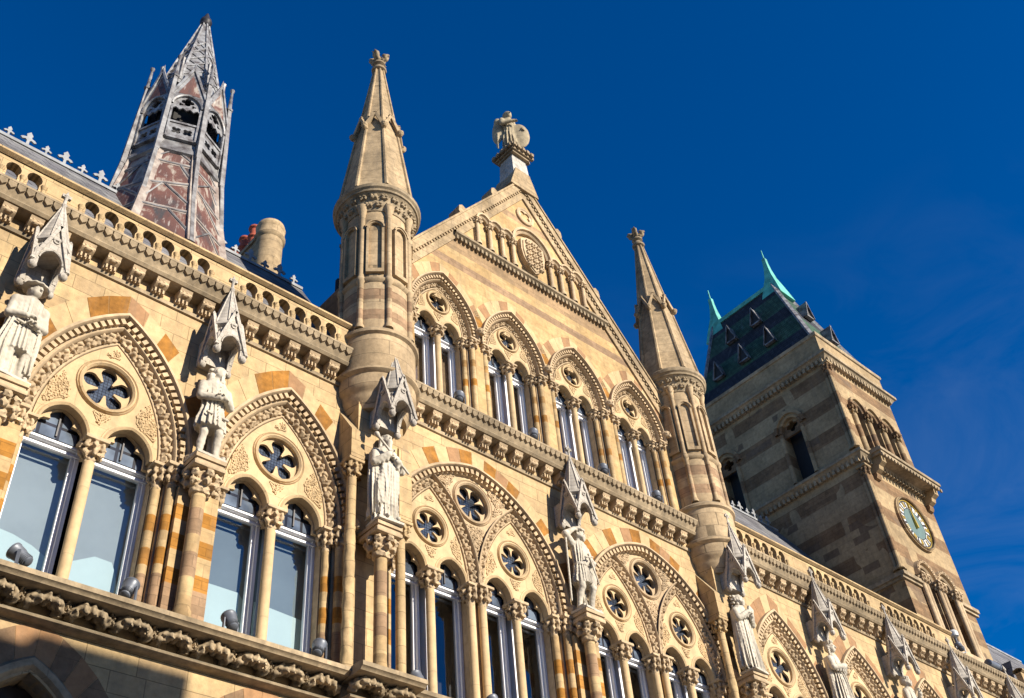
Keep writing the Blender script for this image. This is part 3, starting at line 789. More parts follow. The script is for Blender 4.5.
def upper_window(x):
    w = MB(); carved_orders(w, UA, UR, 0, UZS, True, .75, CURLSM, 7)
    for s in (-1, 1):
        a, b = sorted((s * .665, s * .77)); w.box(a, b, .07, .40, UZSILL, UZS)
        a, b = sorted((s * .77, s * .92)); w.box(a, b, -.06, .38, UZSILL, UZS)
    w.mesh(HEAD, [[.95, 0, 0, 1.02], [0, .95, 0, -.24], [0, 0, .95, UZS + .22]])
    o = hp(w, 'upper_window', M_carve, (x, 0, 0))
    t = MB(); light_tracery(t, UA, UR, UZS, .335, .245, 18.86, .335, 4, .150, .10, k=.75, frot=pi / 4)
    spandrels(t, UA, UR, UZS, .335, .245, 18.86, .335, -.035, .06, .6)
    t.build('tracery', M_trac, o)
    shaft(0, .02, UZSILL, UZS + .02, .07, M_trac, o, CAPSM, .28, scale=1.15, name='mullion')
    for s in (-1, 1):
        shaft(s * .72, .0, UZSILL, UZS, .055, M_band, o, CAPSM, .28, scale=.95)
        shaft(s * .865, -.12, UZSILL, UZS, .065, M_band, o, CAPSM, .28, scale=1.05)
    v = voussoirs(UA, UR, 0, UZS, .362, .70, 8, lambda j, m, s: ((None, None, 2, 1, 0, 0, 1, 0) if s > 0 else (None, None, None, 0, 1, 0, 0, 1))[j])
    v.build('voussoirs', [M_cream, M_pink, M_orange], o)
    for s in (-1, 1):
        a, b = sorted((s * .06, s * .67)); win_frame(o, a, b, UZSILL, UZS - .02, False)
    head_glass(o, .335, .245, UZS, 18.86, .27)
    return o

LEFT = [1.31, 4.37, 7.43]; BIG = [GX - 2.48, GX + 2.48]; RIGHT = [21.3, 24.7, 28.08, 31.46]
UPX = [11.10, 13.19, 15.28, 17.37]
# walls --------------------------------------------------------------
def arch_hole(x, a, R, d, zs, z0, n=14):
    p = arch(a, R, d, n); return [(x + q[0], zs + q[1]) for q in p] + [(x + p[-1][0], z0), (x + p[0][0], z0)]
def wall_band(x0, x1, z0, z1, holes, mat=M_wall, name='wall'):
    m = MB(); m.plate([(x0, z0), (x1, z0), (x1, z1), (x0, z1)], holes, YW, .42); return hp(m, name, mat)
ZT = 15.32
wall_band(-4, 8.75, 8.7, ZT, [arch_hole(x, WA, WR, .36, ZS, ZSILL - .1) for x in LEFT])
wall_band(8.75, 19.65, 8.7, ZT, [arch_hole(x, BA, BR, .12, ZS, ZSILL - .1, 20) for x in BIG])
wall_band(19.65, 40, 8.7, ZT, [arch_hole(x, WA, WR, .36, ZS, ZSILL - .1) for x in RIGHT])
# ground storey with pointed arch heads
m = MB()
gh = [1.31, 4.2, 7.43]
m.plate([(-4, 0), (9.4, 0), (9.4, 8.695), (-4, 8.695)], [arch_hole(x, .85, 1.5, 0, 6.75, 3.0) for x in gh], YW, .42); hp(m, 'lower_wall', M_wall)
m = MB(); m.box(9.4, 40, YW - .02, .42, 0, 8.695); hp(m, 'lower_wall', M_wall)
for x in gh:
    m = MB(); m.archsweep(.85, 1.5, [(0, .1), (0, -.1), (.04, -.16), (.08, -.2), (.16, -.2), (.2, -.16), (.2, -.14)], 0, 6.75, 12, 0)
    m.box(-.85, .85, .2, .22, 3.0, 8.05, 1)
    o = hp(m, 'lower_window', [M_weath, M_iron], (x, 0, 0))
    v = voussoirs(.85, 1.5, 0, 6.75, .205, .62, 8, lambda j, m_, s: (0, 1, 0, 2, 1, 0, 1, 0)[j]); v.build('voussoirs', [M_pink, M_dark, M_orange], o)
for i, x in enumerate(LEFT): std_window(x, True, mid=(10.35, 10.25, 10.42)[i])
b0 = big_window(BIG[0]); copy_tree(b0, HALL, (BIG[1] - BIG[0], 0, 0))
r0 = std_window(RIGHT[0], False, vp=((None, None, None, 1, 0, 1, 1, 0, 1), (None, None, None, 1, 1, 0, 1, 1, 0)))
for x in RIGHT[1:]: copy_tree(r0, HALL, (x - RIGHT[0], 0, 0))
u0 = upper_window(UPX[0])
for x in UPX[1:]: copy_tree(u0, HALL, (x - UPX[0], 0, 0))
# interior behind the glass
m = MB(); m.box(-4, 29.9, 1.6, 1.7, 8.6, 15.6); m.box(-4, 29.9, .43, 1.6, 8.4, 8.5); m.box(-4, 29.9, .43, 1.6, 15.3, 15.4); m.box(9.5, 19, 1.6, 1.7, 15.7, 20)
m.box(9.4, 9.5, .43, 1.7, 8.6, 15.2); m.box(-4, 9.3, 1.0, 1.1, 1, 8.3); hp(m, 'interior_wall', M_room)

# sill frieze ---------------------------------------------------------
BOSS = [boss_unit(i) for i in range(3)]
def frieze(x0, x1, dy, name='frieze'):
    m = MB()
    prof = [(YW + .02, 9.20), (-.58, 9.20), (-.62, 9.18), (-.62, 9.11), (-.58, 9.09), (-.56, 9.06), (-.30, 9.05), (-.08, 9.03), (-.06, 8.80), (-.24, 8.79), (-.30, 8.785), (-.32, 8.76), (-.31, 8.74), (-.26, 8.72), (YW + .02, 8.715)]
    m.grid([[(x0, y + dy, z) for y, z in prof], [(x1, y + dy, z) for y, z in prof]])
    n = len(prof); m.add([(x0, y + dy, z) for y, z in prof] + [(x0, .1, 9.2), (x0, .1, 8.72)], [tuple(range(n)) + (n + 1, n)]); m.add([(x1, y + dy, z) for y, z in prof] + [(x1, .1, 9.2), (x1, .1, 8.72)], [tuple(range(n)) + (n + 1, n)])
    k = max(1, int(round((x1 - x0) / .60))); st = (x1 - x0) / k
    for i in range(k):
        x = x0 + (i + .5) * st
        m.mesh(BOSS[i % 3], [[.84, 0, 0, x], [0, 1.25, 0, -.06 + dy], [0, 0, .86, 8.955]])
        if i: place(m, CURLS[i % 3], (x - st / 2, 8.97), (1, 0), (0, 1), -.30 + dy, .5, 0, 2.4)
    hp(m, name, M_weath)
frieze(-4, 8.62, 0); frieze(8.63, 9.85, -.28); frieze(9.86, 18.5, 0); frieze(18.51, 19.75, -.28); frieze(19.76, 40, 0)

# piers + pedestals + canopies -----------------------------------------
STX = [2.85, 5.92, 9.2, GX, 19.15, 23.02, 26.42, 29.78, 33.1]
def pedestal(x, y):
    m = MB(); r = .108
    m.lathe([(r * 1.35, 9.2), (r * 1.35, 9.25), (r * 1.2, 9.29), (r * 1.24, 9.33), (r * 1.06, 9.37), (r, 9.48), (r, 11.32)], x, y, 18, cap=False)
    o = hp(m, 'pedestal', M_ped)
    c = MB(); c.mesh(CAPBIG, [[1, 0, 0, x], [0, 1, 0, y], [0, 0, .9, 11.30]])
    c.box(x - .23, x + .23, y - .24, YW - .01, 11.71, 11.76); c.box(x - .255, x + .255, y - .27, YW - .012, 11.76, 11.83)
    c.build('capital', M_carve, o)
def canopy(x, y, zl=0.0):
    m = MB(); w = .235; z0 = 13.92 + zl; yb = y + .27
    def gablet(mat):
        s = len(m.v)
        a = arch(.175, .24, 0, 7)
        outer = [(-w, z0), (-w, z0 + .32), (0, z0 + .78), (w, z0 + .32), (w, z0), (w - .04, z0)]
        hole = [(q[0], z0 + .12 + q[1]) for q in a]
        outer = [(-w, z0 - .02), (-.175, z0 - .02)] + hole[::-1] + [(.175, z0 - .02), (w, z0 - .02), (w + .01, z0 + .06), (0, z0 + .84), (-w - .01, z0 + .06)]
        m.plate(outer, [], -w - .02, -w + .05)
        for sg in (-1, 1):
            m.bar((sg * (w + .045), -w - .03, z0 + .0), (0, -w - .03, z0 + .90), .055)
        m.archsweep(.165, .23, [(0, -w + .02), (0, -w - .03), (.02, -w - .04), (.03, -w - .02)], 0, z0 + .12, 7)
        m.plate(circle(0, z0 + .56, .05, 10), [circle(0, z0 + .56, .03, 10)], -w - .04, -w)
        m.lathe([(.02, z0 + .88), (.035, z0 + .92), (.01, z0 + .97)], 0, -w - .03, 6)
        m.xf(mat, s)
    for ang in (0, pi / 2, -pi / 2): gablet(T(x, y, 0) @ Matrix.Rotation(ang, 4, 'Z'))
    for sx in (-1, 1):
        for sy in (-1, 1):
            px, py = x + sx * w, y + sy * w
            m.lathe([(.012, z0 - .13), (.055, z0 - .10), (.072, z0 - .05), (.055, z0), (.03, z0 + .02), (.04, z0 + .05), (.035, z0 + .28), (.0, z0 + .36)], px, py, 8)
    m.box(x - w + .05, x + w - .05, y - w + .05, YW, z0 + .42, z0 + .5)
    m.box(x - w - .02, x + w + .02, y + w - .02, YW - .003, z0 - .02, z0 + .5)
    s8 = pi / 8
    m.lathe([(.24, z0 + .40), (.24, z0 + .54), (.30, z0 + .58), (.30, z0 + .63), (.27, z0 + .66), (.03, z0 + 1.60), (.03, z0 + 1.62)], x, y, 8, rot=s8)
    for i in range(8):
        a = 2 * pi * i / 8 + s8; m.bar((x + .265 * cos(a), y + .265 * sin(a), z0 + .66), (x + .03 * cos(a), y + .03 * sin(a), z0 + 1.6), .03, w2=.018)
    m.lathe([(.03, z0 + 1.6), (.055, z0 + 1.66), (.03, z0 + 1.70), (.028, z0 + 1.82), (.06, z0 + 1.87), (.03, z0 + 1.93), (.0, z0 + 2.02)], x, y, 8)
    m.box(x - .075, x + .075, y - .03, y + .03, z0 + 1.84, z0 + 1.90)
    hp(m, 'statue_canopy', M_canopy)
for i, x in enumerate(STX):
    tur = i in (2, 4)
    y = -.56 if tur else -.44
    pedestal(x, y + .02)
    canopy(x, -.93 if tur else -.56, 0.0)
    m = MB()
    hw = .60 if tur else .255
    m.box(x - hw, x + (hw if tur else .41), -.33 if tur else -.285, YW + .01, 9.2, 13.2 if tur else 11.42)
    if not tur: m.box(x - hw, x + hw, -.22, YW + .01, 11.42, 12.6); hp(m, 'pier', M_pier)
# turret pier trim: twisted shafts, gabled buttresses
for tx, s in ((9.2, -1), (9.2, 1), (19.15, -1), (19.15, 1)):
    m = MB(); x = tx + s * .52
    m.lathe([(.09, 9.2 + .1 * i) for i in range(27)] if s < 0 else [(.085, 9.2), (.085, 11.86)], x, -.39, 16, cap=False, wob=(lambda a, z: 1 + .10 * sin(3 * a + z * 14)) if s < 0 else None)
    m.mesh(CAPS[0], [[.9, 0, 0, x], [0, .9, 0, -.39], [0, 0, 1, 12.75]] if s < 0 else [[.9, 0, 0, x], [0, .9, 0, -.39], [0, 0, 1, 11.86]])
    if s < 0: m.lathe([(.085, 11.8), (.085, 12.76)], x, -.39, 14, cap=False)
    m.box(x - .14, x + .14, -.56, -.15, (13.13 if s < 0 else 12.24), 13.72)
    m.add([(x - .14, -.56, 13.72), (x + .14, -.56, 13.72), (x + .14, -.15, 14.35), (x - .14, -.15, 14.35), (x - .14, -.15, 13.72), (x + .14, -.15, 13.72)], [(0, 1, 2, 3), (0, 3, 4), (1, 5, 2)])
    hp(m, 'buttress', M_wall)
for tx in (9.2, 19.15):
    m = MB(); m.box(tx - .5, tx + .5, -.52, YW + .01, 13.2, 14.6); hp(m, 'pier', M_wall)

# cornice, corbels, parapet ---------------------------------------------
def cornice(x0, x1):
    m = MB()
    prof = [(YW + .01, 14.92), (-.19, 14.93), (-.2, 15.0), (-.17, 15.03), (YW - .005, 15.04)]
    m.grid([[(x0, y, z) for y, z in prof], [(x1, y, z) for y, z in prof]])
    prof = [(YW + .01, 15.25), (-.34, 15.25), (-.37, 15.27), (-.42, 15.27), (-.46, 15.32), (-.44, 15.36), (-.46, 15.40), (-.55, 15.56), (-.58, 15.565), (-.58, 15.61), (-.55, 15.63), (-.3, 15.66), (.1, 15.66)]
    m.grid([[(x0, y, z) for y, z in prof], [(x1, y, z) for y, z in prof]])
    n = int((x1 - x0) / .145)
    for i in range(n):
        x = x0 + (i + .5) * (x1 - x0) / n; w = .062
        v = [(x - w, -.578, 15.57), (x + w, -.578, 15.57), (x + w, -.555, 15.50), (x, -.53, 15.455), (x - w, -.555, 15.50)] + [(x - w, -.44, 15.565), (x + w, -.44, 15.565), (x + w, -.44, 15.47), (x, -.44, 15.44), (x - w, -.44, 15.47)]
        m.add(v, [(0, 4, 3, 2, 1), (0, 1, 6, 5), (1, 2, 7, 6), (2, 3, 8, 7), (3, 4, 9, 8), (4, 0, 5, 9)])
    hp(m, 'cornice', M_weath)
for a, b in ((-4, 8.5), (10.0, 18.45), (19.9, 40)): cornice(a, b)
cm = MB()
cp = [(YW + .005, 14.98), (-.19, 14.98), (-.21, 15.01), (-.24, 15.02), (-.24, 15.06), (-.28, 15.10), (-.35, 15.12), (-.38, 15.16), (-.37, 15.20), (-.40, 15.25), (YW + .005, 15.25)]
n = len(cp)
for (xa, xb, sh) in ((-.11, .11, 0.0),):
    v = [(xa, y, z) for y, z in cp] + [(xb, y, z) for y, z in cp]
    cm.add(v, [tuple(range(n)), tuple(range(n, 2 * n))[::-1]] + [(i, i + n, (i + 1) % n + n, (i + 1) % n) for i in range(n)])
cm.lathe([(.0, -.10), (.03, -.09), (.05, -.0), (.03, .09), (0, .10)], 0, 0, 10, cap=False)
cm.xf(T(0, -.34, 15.155) @ Matrix.Rotation(pi / 2, 4, 'Y'), len(cm.v) - 50)
for sx in (-.07, 0, .07): cm.box(sx - .014, sx + .014, -.30, -.2, 15.0, 15.085)
cm.mesh(TUFT[0], [[1.1, 0, 0, 0], [0, 0, -.9, -.345], [0, .8, 0, 15.17]])
first = None
xs = [-.9 + .435 * i for i in range(22)] + [10.25 + .435 * i for i in range(19)] + [20.15 + .435 * i for i in range(31)]
for x in xs:
    if first is None: first = cm.build('corbel', M_carve, HALL, (HO[0] + x, 0, 0))
    else:
        c = first.copy(); COL.objects.link(c); c.parent = HALL; c.location = (HO[0] + x, 0, 0)
def parapet(x0, x1, groups):
    m = MB(); holes = []
    for xc, n in groups:
        for i in range(n):
            x = xc + (i - (n - 1) / 2) * .347
            if x - .12 < x0 + .02 or x + .12 > x1 - .02: continue
            pts = [(x - .095, 15.74), (x + .095, 15.74), (x + .095, 15.99)] + [(x + .125 * cos(-.6 + (pi + 1.2) * j / 10), 16.075 + .135 * sin(-.6 + (pi + 1.2) * j / 10)) for j in range(11)] + [(x - .095, 15.99)]
            holes.append(pts)
    m.plate([(x0, 15.70), (x1, 15.70), (x1, 16.27), (x0, 16.27)], holes, -.36, -.17)
    for xc, n in groups:       # little columns between the openings
        for i in range(n + 1):
            x = xc + (i - n / 2) * .347
            if x < x0 + .06 or x > x1 - .06: continue
            m.lathe([(.05, 15.73), (.036, 15.78), (.038, 15.92), (.055, 15.95), (.06, 15.98), (.06, 15.99)], x, -.362, 8)
    prof = [(-.38, 16.275), (-.42, 16.30), (-.45, 16.32), (-.45, 16.36), (-.40, 16.39), (-.28, 16.43), (-.12, 16.39), (-.09, 16.32), (-.14, 16.275)]
    m.grid([[(x0, y, z) for y, z in prof], [(x1, y, z) for y, z in prof]]); m.add([(x1, y, z) for y, z in prof], [tuple(range(9))])
    prof = [(-.365, 15.68), (-.385, 15.685), (-.385, 15.71), (-.365, 15.725)]
    m.grid([[(x0, y, z) for y, z in prof], [(x1, y, z) for y, z in prof]])
    hp(m, 'parapet', M_wall)
parapet(-4, 8.6, [(1.31, 7), (4.37, 7), (7.43, 7)])
parapet(19.8, 30.6, [(21.15, 7), (24.7, 8), (28.08, 8)])
parapet(34.9, 42, [(36.2, 7), (39.6, 7)])

# roofs -------------------------------------------------------------------
def roof(x0, x1, y0, z0, yr, zr, name='roof', mat=M_slate, crest=True):
    m = MB(); y2 = 2 * yr - y0
    m.add([(x0, y0, z0), (x1, y0, z0), (x1, yr, zr), (x0, yr, zr), (x0, y2, z0), (x1, y2, z0)], [(0, 1, 2, 3), (3, 2, 5, 4), (0, 3, 4), (1, 5, 2), (0, 4, 5, 1)])
    o = hp(m, name, mat, smooth=0)
    c = MB(); c.bar((x0, yr, zr + .03), (x1, yr, zr + .03), .08)
    fl = [(-.028, -.05), (.028, -.05), (.022, .10), (.05, .13), (.10, .10), (.135, .13), (.10, .165), (.05, .18), (.04, .21), (.055, .25), (0, .33), (-.055, .25), (-.04, .21), (-.05, .18), (-.10, .165), (-.135, .13), (-.10, .10), (-.05, .13), (-.022, .10)]
    x = x0 + .2; i = 0
    while crest and x < x1 - .1:
        k = 1.25 if i % 2 == 0 else .85
        c.plate([(x + a * k, zr + .08 + b * k) for a, b in fl], [], yr - .02, yr + .02)
        x += .40; i += 1
    c.build('cresting' if crest else 'ridge', M_cross, o, smooth=0)
    return o
roof(-4, 4.7, .12, 15.75, 3.0, 20.68); r2 = roof(6.95, 9.4, .12, 15.75, 3.0, 20.68)
m = MB(); m.add([(4.7, .12, 15.75), (6.95, .12, 15.75), (6.95, 3, 20.68), (4.7, 3, 20.68)], [(0, 1, 2, 3)]); hp(m, 'roof', M_slate, smooth=0)
roof(19.3, 30.39, .12, 15.75, 4.2, 22.35)
roof(34.81, 48, .12, 15.75, 4.2, 22.1, crest=False)
m = MB(); m.add([(9.6, .3, 19.2), (18.8, .3, 19.2), (GX, .3, 24.9), (9.6, 9, 19.2), (18.8, 9, 19.2), (GX, 9, 24.9)], [(0, 1, 2), (0, 2, 5, 3), (1, 4, 5, 2), (3, 5, 4)]); hp(m, 'roof', M_slate, smooth=0)
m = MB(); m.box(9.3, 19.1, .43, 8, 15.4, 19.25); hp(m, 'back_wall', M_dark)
# far dormer gable beyond the tower
m = MB(); m.add([(36.3, .5, 16.2), (37.3, .5, 16.2), (36.8, .5, 17.55), (36.3, 2.5, 16.2), (37.3, 2.5, 16.2), (36.8, 2.5, 17.55)], [(0, 1, 2), (0, 2, 5, 3), (1, 4, 5, 2)]); hp(m, 'dormer', M_slate, smooth=0)

# central gable --------------------------------------------------------------
GZ, GAP, SL = 19.0, 25.2, 1.33         # apex height on the wall face
hw0 = (GAP - 15.33) / SL
gh2 = [arch_hole(x, UA, UR, .27, UZS, UZSILL - .03, 10) for x in UPX]
m = MB()
xl, xr = 9.1, 19.3
zl = GAP - (GX - xl) * SL; zr_ = GAP - (xr - GX) * SL
m.plate([(xl, 15.33), (xr, 15.33), (xr, zr_), (GX, GAP), (xl, zl)], gh2, YW, .42)
gw = hp(m, 'gable_wall', M_gable)
m = MB()
def along(s, t, off): # point on the gable slope: t metres down from apex, off perpendicular
    L_ = hypot(1, SL); ux, uz = s / L_, -SL / L_; nx, nz_ = s * SL / L_, 1 / L_
    return (GX + ux * t + nx * off, GAP + uz * t + nz_ * off)
for s in (-1, 1):
    for (o0, o1, y0, y1) in ((-.30, -.06, YW - .05, .5), (-.06, .14, -.26, .62), (.14, .19, -.29, .66)):
        a, b, c, d = along(s, 0, o0), along(s, 8.2, o0), along(s, 8.2, o1), along(s, 0, o1)
        a = (GX, GAP + o0 * hypot(1, SL)); d = (GX, GAP + o1 * hypot(1, SL))
        m.plate([a, b, c, d], [], y0, y1)
    for j in range(58):
        p = along(s, .25 + j * .136, -.12); q = along(s, .25 + j * .136 + .07, -.12); p2 = along(s, .25 + j * .136, -.05); q2 = along(s, .25 + j * .136 + .07, -.05)
        m.plate([p, q, q2, p2], [], -.235, YW - .04)
    for t in (1.5, 3.5):
        a, b = along(s, t, .17), along(s, t + .34, .17)
        m.plate([a, b, (b[0] + s * .05, b[1] + .08), (b[0] + s * .03, b[1] + .28), (b[0] - s * .07, b[1] + .36)], [], -.28, .12)
m.build('coping', M_spire, gw, HO if False else (0, 0, 0))
zst = 21.40
m = MB()
xa, xb = GX - (GAP - zst) / SL + .22, GX + (GAP - zst) / SL - .22
prof = [(YW + .01, zst - .12), (-.19, zst - .10), (-.26, zst - .04), (-.30, zst - .02), (-.30, zst + .05), (-.27, zst + .08), (YW + .01, zst + .16)]
m.grid([[(xa, y, z) for y, z in prof], [(xb, y, z) for y, z in prof]])
for i in range(40):
    x = xa + .08 + i * (xb - xa - .16) / 39; m.box(x - .03, x + .03, -.25, YW, zst - .17, zst - .05)
m.build('string_course', M_weath, gw)
cols = [-1.86, -1.45, -1.04, -.66, .66, 1.04, 1.45, 1.86]
m = MB()
for i in range(7):
    if i == 3: continue
    xc = GX + (cols[i] + cols[i + 1]) / 2; hw = (cols[i + 1] - cols[i]) / 2
    m.archsweep(hw - .07, hw - .03, [(0, YW), (0, -.24), (.03, -.27), (.06, -.25), (.075, -.31), (.125, -.31), (.125, YW)], xc, zst + 1.05, 6)
m.archsweep(.55, .62, [(0, YW), (0, -.24), (.04, -.28), (.08, -.25), (.09, -.32), (.16, -.32), (.16, YW)], GX, zst + 1.1, 10)
for s in (-1, 1): m.box(*sorted((GX + s * 1.86 - .06, GX + s * 1.86 + .06)), -.2, YW, zst + .14, zst + 1.05)
m.build('arcade_arch', M_carve, gw)
for c in cols:
    m = MB(); x = GX + c
    m.lathe([(.085, zst + .1), (.085, zst + .16), (.055, zst + .22), (.055, zst + .86)], x, -.235, 10, cap=False)
    m.mesh(CAPSM, [[.72, 0, 0, x], [0, .72, 0, -.235], [0, 0, .75, zst + .85]])
    m.build('arcade_column', M_carve, gw)
m = MB()   # carved heraldic cartouche
sh = [(-.40, .85), (-.42, .45), (-.36, .15), (-.2, -.15), (0, -.32), (.2, -.15), (.36, .15), (.42, .45), (.40, .85), (.2, 1.0), (0, 1.05), (-.2, 1.0)]
m.plate([(GX + a, zst + .5 + b * .95) for a, b in sh], [], -.30, YW)
m.plate([(GX + a * .86, zst + .52 + b * .86) for a, b in sh], [], -.33, -.29)
for q in range(5):
    for c in range(3):
        place(m, TUFT[(q + c) % 2], (GX - .2 + c * .2, zst + .42 + q * .2), y=-.325, sc=1.1, dep=1.3)
m.build('cartouche', M_white if False else M_carve, gw)
m = MB(); m.ring(GX, zst + 2.55, .23, [(.0, YW), (.0, -.2), (.04, -.22), (.08, -.2), (.08, YW)], 20)
m.plate(circle(GX, zst + 2.55, .235, 20), [foil(GX, zst + 2.55, 4, .11, .085, pi / 4)], -.19, YW - .002)
m.build('quatrefoil', M_carve, gw)
for ch in gw.children: ch.location = (0, 0, 0)
# apex block
m = MB()
m.box(GX - .33, GX + .33, -.285, .33, 25.30, 26.35, 0, .05); m.box(GX - .26, GX + .26, -.23, .26, 26.35, 26.5)
sd = MB(); sd.plate([(GX - .52, 24.95), (GX + .52, 24.95), (GX + .26, 25.78), (GX - .26, 25.78)], [], -.315, .5); sd.build('saddle_stone', M_spire, gw)
m2 = MB()
for zz, w in ((26.48, .31), (26.55, .37), (26.65, .42)): m2.box(GX - w, GX + w, -w - .02, w + .02, zz, zz + .1 - .003)
for i in range(5):
    for s in (-1, 1):
        x = GX - .34 + i * .17; m2.box(x - .045, x + .045, -.48, -.40, 26.60, 26.72) if s < 0 else m2.box(GX - .47, GX - .40, -.385 + i * .17, -.295 + i * .17, 26.60, 26.72)
        if s > 0: m2.box(GX + .40, GX + .47, -.385 + i * .17, -.295 + i * .17, 26.60, 26.72)
pb = m.build('apex_block', M_white, gw); m2.build('apex_cornice', M_weath, gw)

# turrets ------------------------------------------------------------------
def turret(tx, ty, k=1.0):
    m = MB()
    Rl, Ru = .79 * k, .72 * k
    m.lathe([(.60 * k, 14.30), (.64 * k, 14.40), (.70 * k, 14.52), (.70 * k, 14.56), (.72 * k, 14.64), (.76 * k, 14.68), (.78 * k, 14.74), (Rl, 14.78), (Rl, 15.0), (Rl + .03, 15.02), (Rl + .07, 15.06), (Rl + .07, 15.12), (Rl + .02, 15.16), (Rl, 15.18), (Rl, 15.98), (Rl + .06, 16.02), (Rl + .07, 16.08), (Rl + .02, 16.14), (Ru, 16.2), (Ru, 17.48), (Ru + .05, 17.52), (Ru + .06, 17.57), (Ru + .02, 17.62), (Ru - .02, 17.66), (Ru - .02, 19.8)], tx, ty, 40)
    o = hp(m, 'turret', M_turret)
    s8 = pi / 8
    for i in range(8):
        a = 2 * pi * i / 8 + s8 + .12; x, y = tx + cos(a) * (Ru + .015), ty + sin(a) * (Ru + .015)
        c = MB(); r = .062 * k
        c.lathe([(r * 1.5, 16.2), (r * 1.5, 16.26), (r, 16.34), (r, 17.46), (r * 1.55, 17.5), (r * 1.6, 17.58), (r * 1.2, 17.64), (r, 17.68), (r, 19.5), (r * 1.2, 19.55), (r * 1.1, 19.6), (r * 1.9, 19.78), (r * 1.9, 19.84)], x, y, 12)
        c.build('shaft', M_turret, o)
        a2 = a + pi / 8; s0 = 0
        nb = MB(); hwid = .185 * k
        ah = arch(hwid - .05, hwid - .03, 0, 6)
        hole = [(q[0], 19.12 + q[1]) for q in ah] + [(-(hwid - .05), 17.85), (hwid - .05, 17.85)]
        ao = arch(hwid, hwid + .02, 0, 6)
        outer = [(q[0], 19.12 + q[1]) for q in ao] + [(-hwid, 17.75), (hwid, 17.75)]
        nb.plate(outer, [hole], -.05, .12)
        ah2 = arch(hwid + .02, hwid + .04, 0, 6)
        nb.archsweep(hwid - .015, hwid + .005, [(0, -.04), (0, -.075), (.03, -.075), (.03, -.03)], 0, 19.12, 7)
        nb.add([(-hwid, .055, 17.75), (hwid, .055, 17.75), (hwid, .055, 19.4), (-hwid, .055, 19.4)], [(0, 1, 2, 3)], 1)
        nb.xf(T(tx, ty, 0) @ Matrix.Rotation(a2 + pi / 2, 4, 'Z') @ T(0, -(Ru - .01), 0))
        nb.build('niche', [M_turret, M_pink], o)
    c = MB()
    c.lathe([(Ru, 19.70), (Ru + .04, 19.82), (Ru + .06, 19.9), (Ru + .10, 20.06), (Ru + .17, 20.14), (Ru + .20, 20.15), (Ru + .21, 20.20), (Ru + .25, 20.24), (Ru + .26, 20.32), (Ru + .22, 20.35), (Ru + .20, 20.40), (Ru + .12, 20.46)], tx, ty, 40)
    for i in range(22):
        a = 2 * pi * i / 22
        q = Matrix.Rotation(a + pi / 2, 4, 'Z'); mm = T(tx, ty, 20.04) @ q @ T(0, -(Ru + .10), 0) @ Matrix.Rotation(pi / 2, 4, 'X') @ Matrix.Scale(1.1 * k, 4)
        c.mesh(TUFT[i % 2], [list(r) for r in mm]); 
        mm = T(tx, ty, 19.84) @ Matrix.Rotation(a + pi / 2 + .14, 4, 'Z') @ T(0, -(Ru + .05), 0) @ Matrix.Rotation(pi / 2, 4, 'X') @ Matrix.Scale(1.05 * k, 4)
        c.mesh(TUFT[(i + 1) % 2], [list(r) for r in mm])
    c.build('crown_ring', M_weath, o, smooth=20)
    # octagonal spire with ridges and a crown of gablets
    c = MB(); zb, zt = 20.45, 26.1; r0, r1 = .86 * k, .13 * k
    rad = lambda z: r0 + (r1 - r0) * (z - zb) / (zt - zb)
    c.lathe([(r0, zb), (rad(22.9), 22.9), (rad(23.3), 23.3), (r1, zt)], tx, ty, 8, rot=s8)
    for i in range(8):
        a = 2 * pi * i / 8 + s8
        c.bar((tx + r0 * cos(a), ty + r0 * sin(a), zb), (tx + r1 * cos(a), ty + r1 * sin(a), zt), .10 * k, w2=.055 * k, n=6)
    sp_ = c.build('spire', M_spire, o, smooth=25)
    c = MB()
    for i in range(8):
        a = 2 * pi * i / 8 + s8; a2 = a + pi / 8; rr = rad(23.2)
        p0 = Vector((tx + (rr + .07) * cos(a), ty + (rr + .07) * sin(a), 23.05)); p1 = Vector((tx + (rr + .07) * cos(a + pi / 4), ty + (rr + .07) * sin(a + pi / 4), 23.05))
        ap = Vector((tx + (rad(23.6) + .05) * cos(a2), ty + (rad(23.6) + .05) * sin(a2), 23.62))
        for p in (p0, p1): c.bar(p, ap, .10 * k, w2=.06 * k)
        mm = Matrix.Translation(ap) @ Matrix.Rotation(a2 + pi / 2, 4, 'Z') @ Matrix.Scale(.7, 4)
        c.mesh(TUFT[i % 2], [list(r) for r in mm])
        mm = Matrix.Translation(p0 + Vector((0, 0, -.02))) @ Matrix.Scale(.75, 4) @ Matrix.Rotation(a + pi / 2, 4, 'Z') @ Matrix.Rotation(pi / 2, 4, 'X')
        c.mesh(HEAD, [list(r) for r in mm])
    c.build('gablet_crown', M_spire, o)
    c = MB(); zz = zt - .02
    c.lathe([(.12 * k, zz), (.19, zz + .05), (.20, zz + .11), (.13, zz + .16), (.10, zz + .28), (.17, zz + .33), (.16, zz + .40), (.08, zz + .46), (.06, zz + .6), (.0, zz + .78)], tx, ty, 12)
    for i in range(4):
        a = pi / 2 * i + .5
        c.mesh(TUFT[i % 2], [list(r) for r in (T(tx + .17 * cos(a), ty + .17 * sin(a), zz + .58) @ Matrix.Rotation(a, 4, 'Z') @ Matrix.Rotation(-1.0, 4, 'Y') @ Matrix.Scale(1.25, 4) @ Matrix.Diagonal((1.6, 1, 2.2, 1)))])
    c.mesh(TUFT[0], [list(r) for r in (T(tx, ty, zz + .7) @ Matrix.Scale(1.1, 4))])
    c.build('finial', M_weath, o)
    return o
turret(9.28, -.2, 1.0); turret(19.2, -.2, .94)

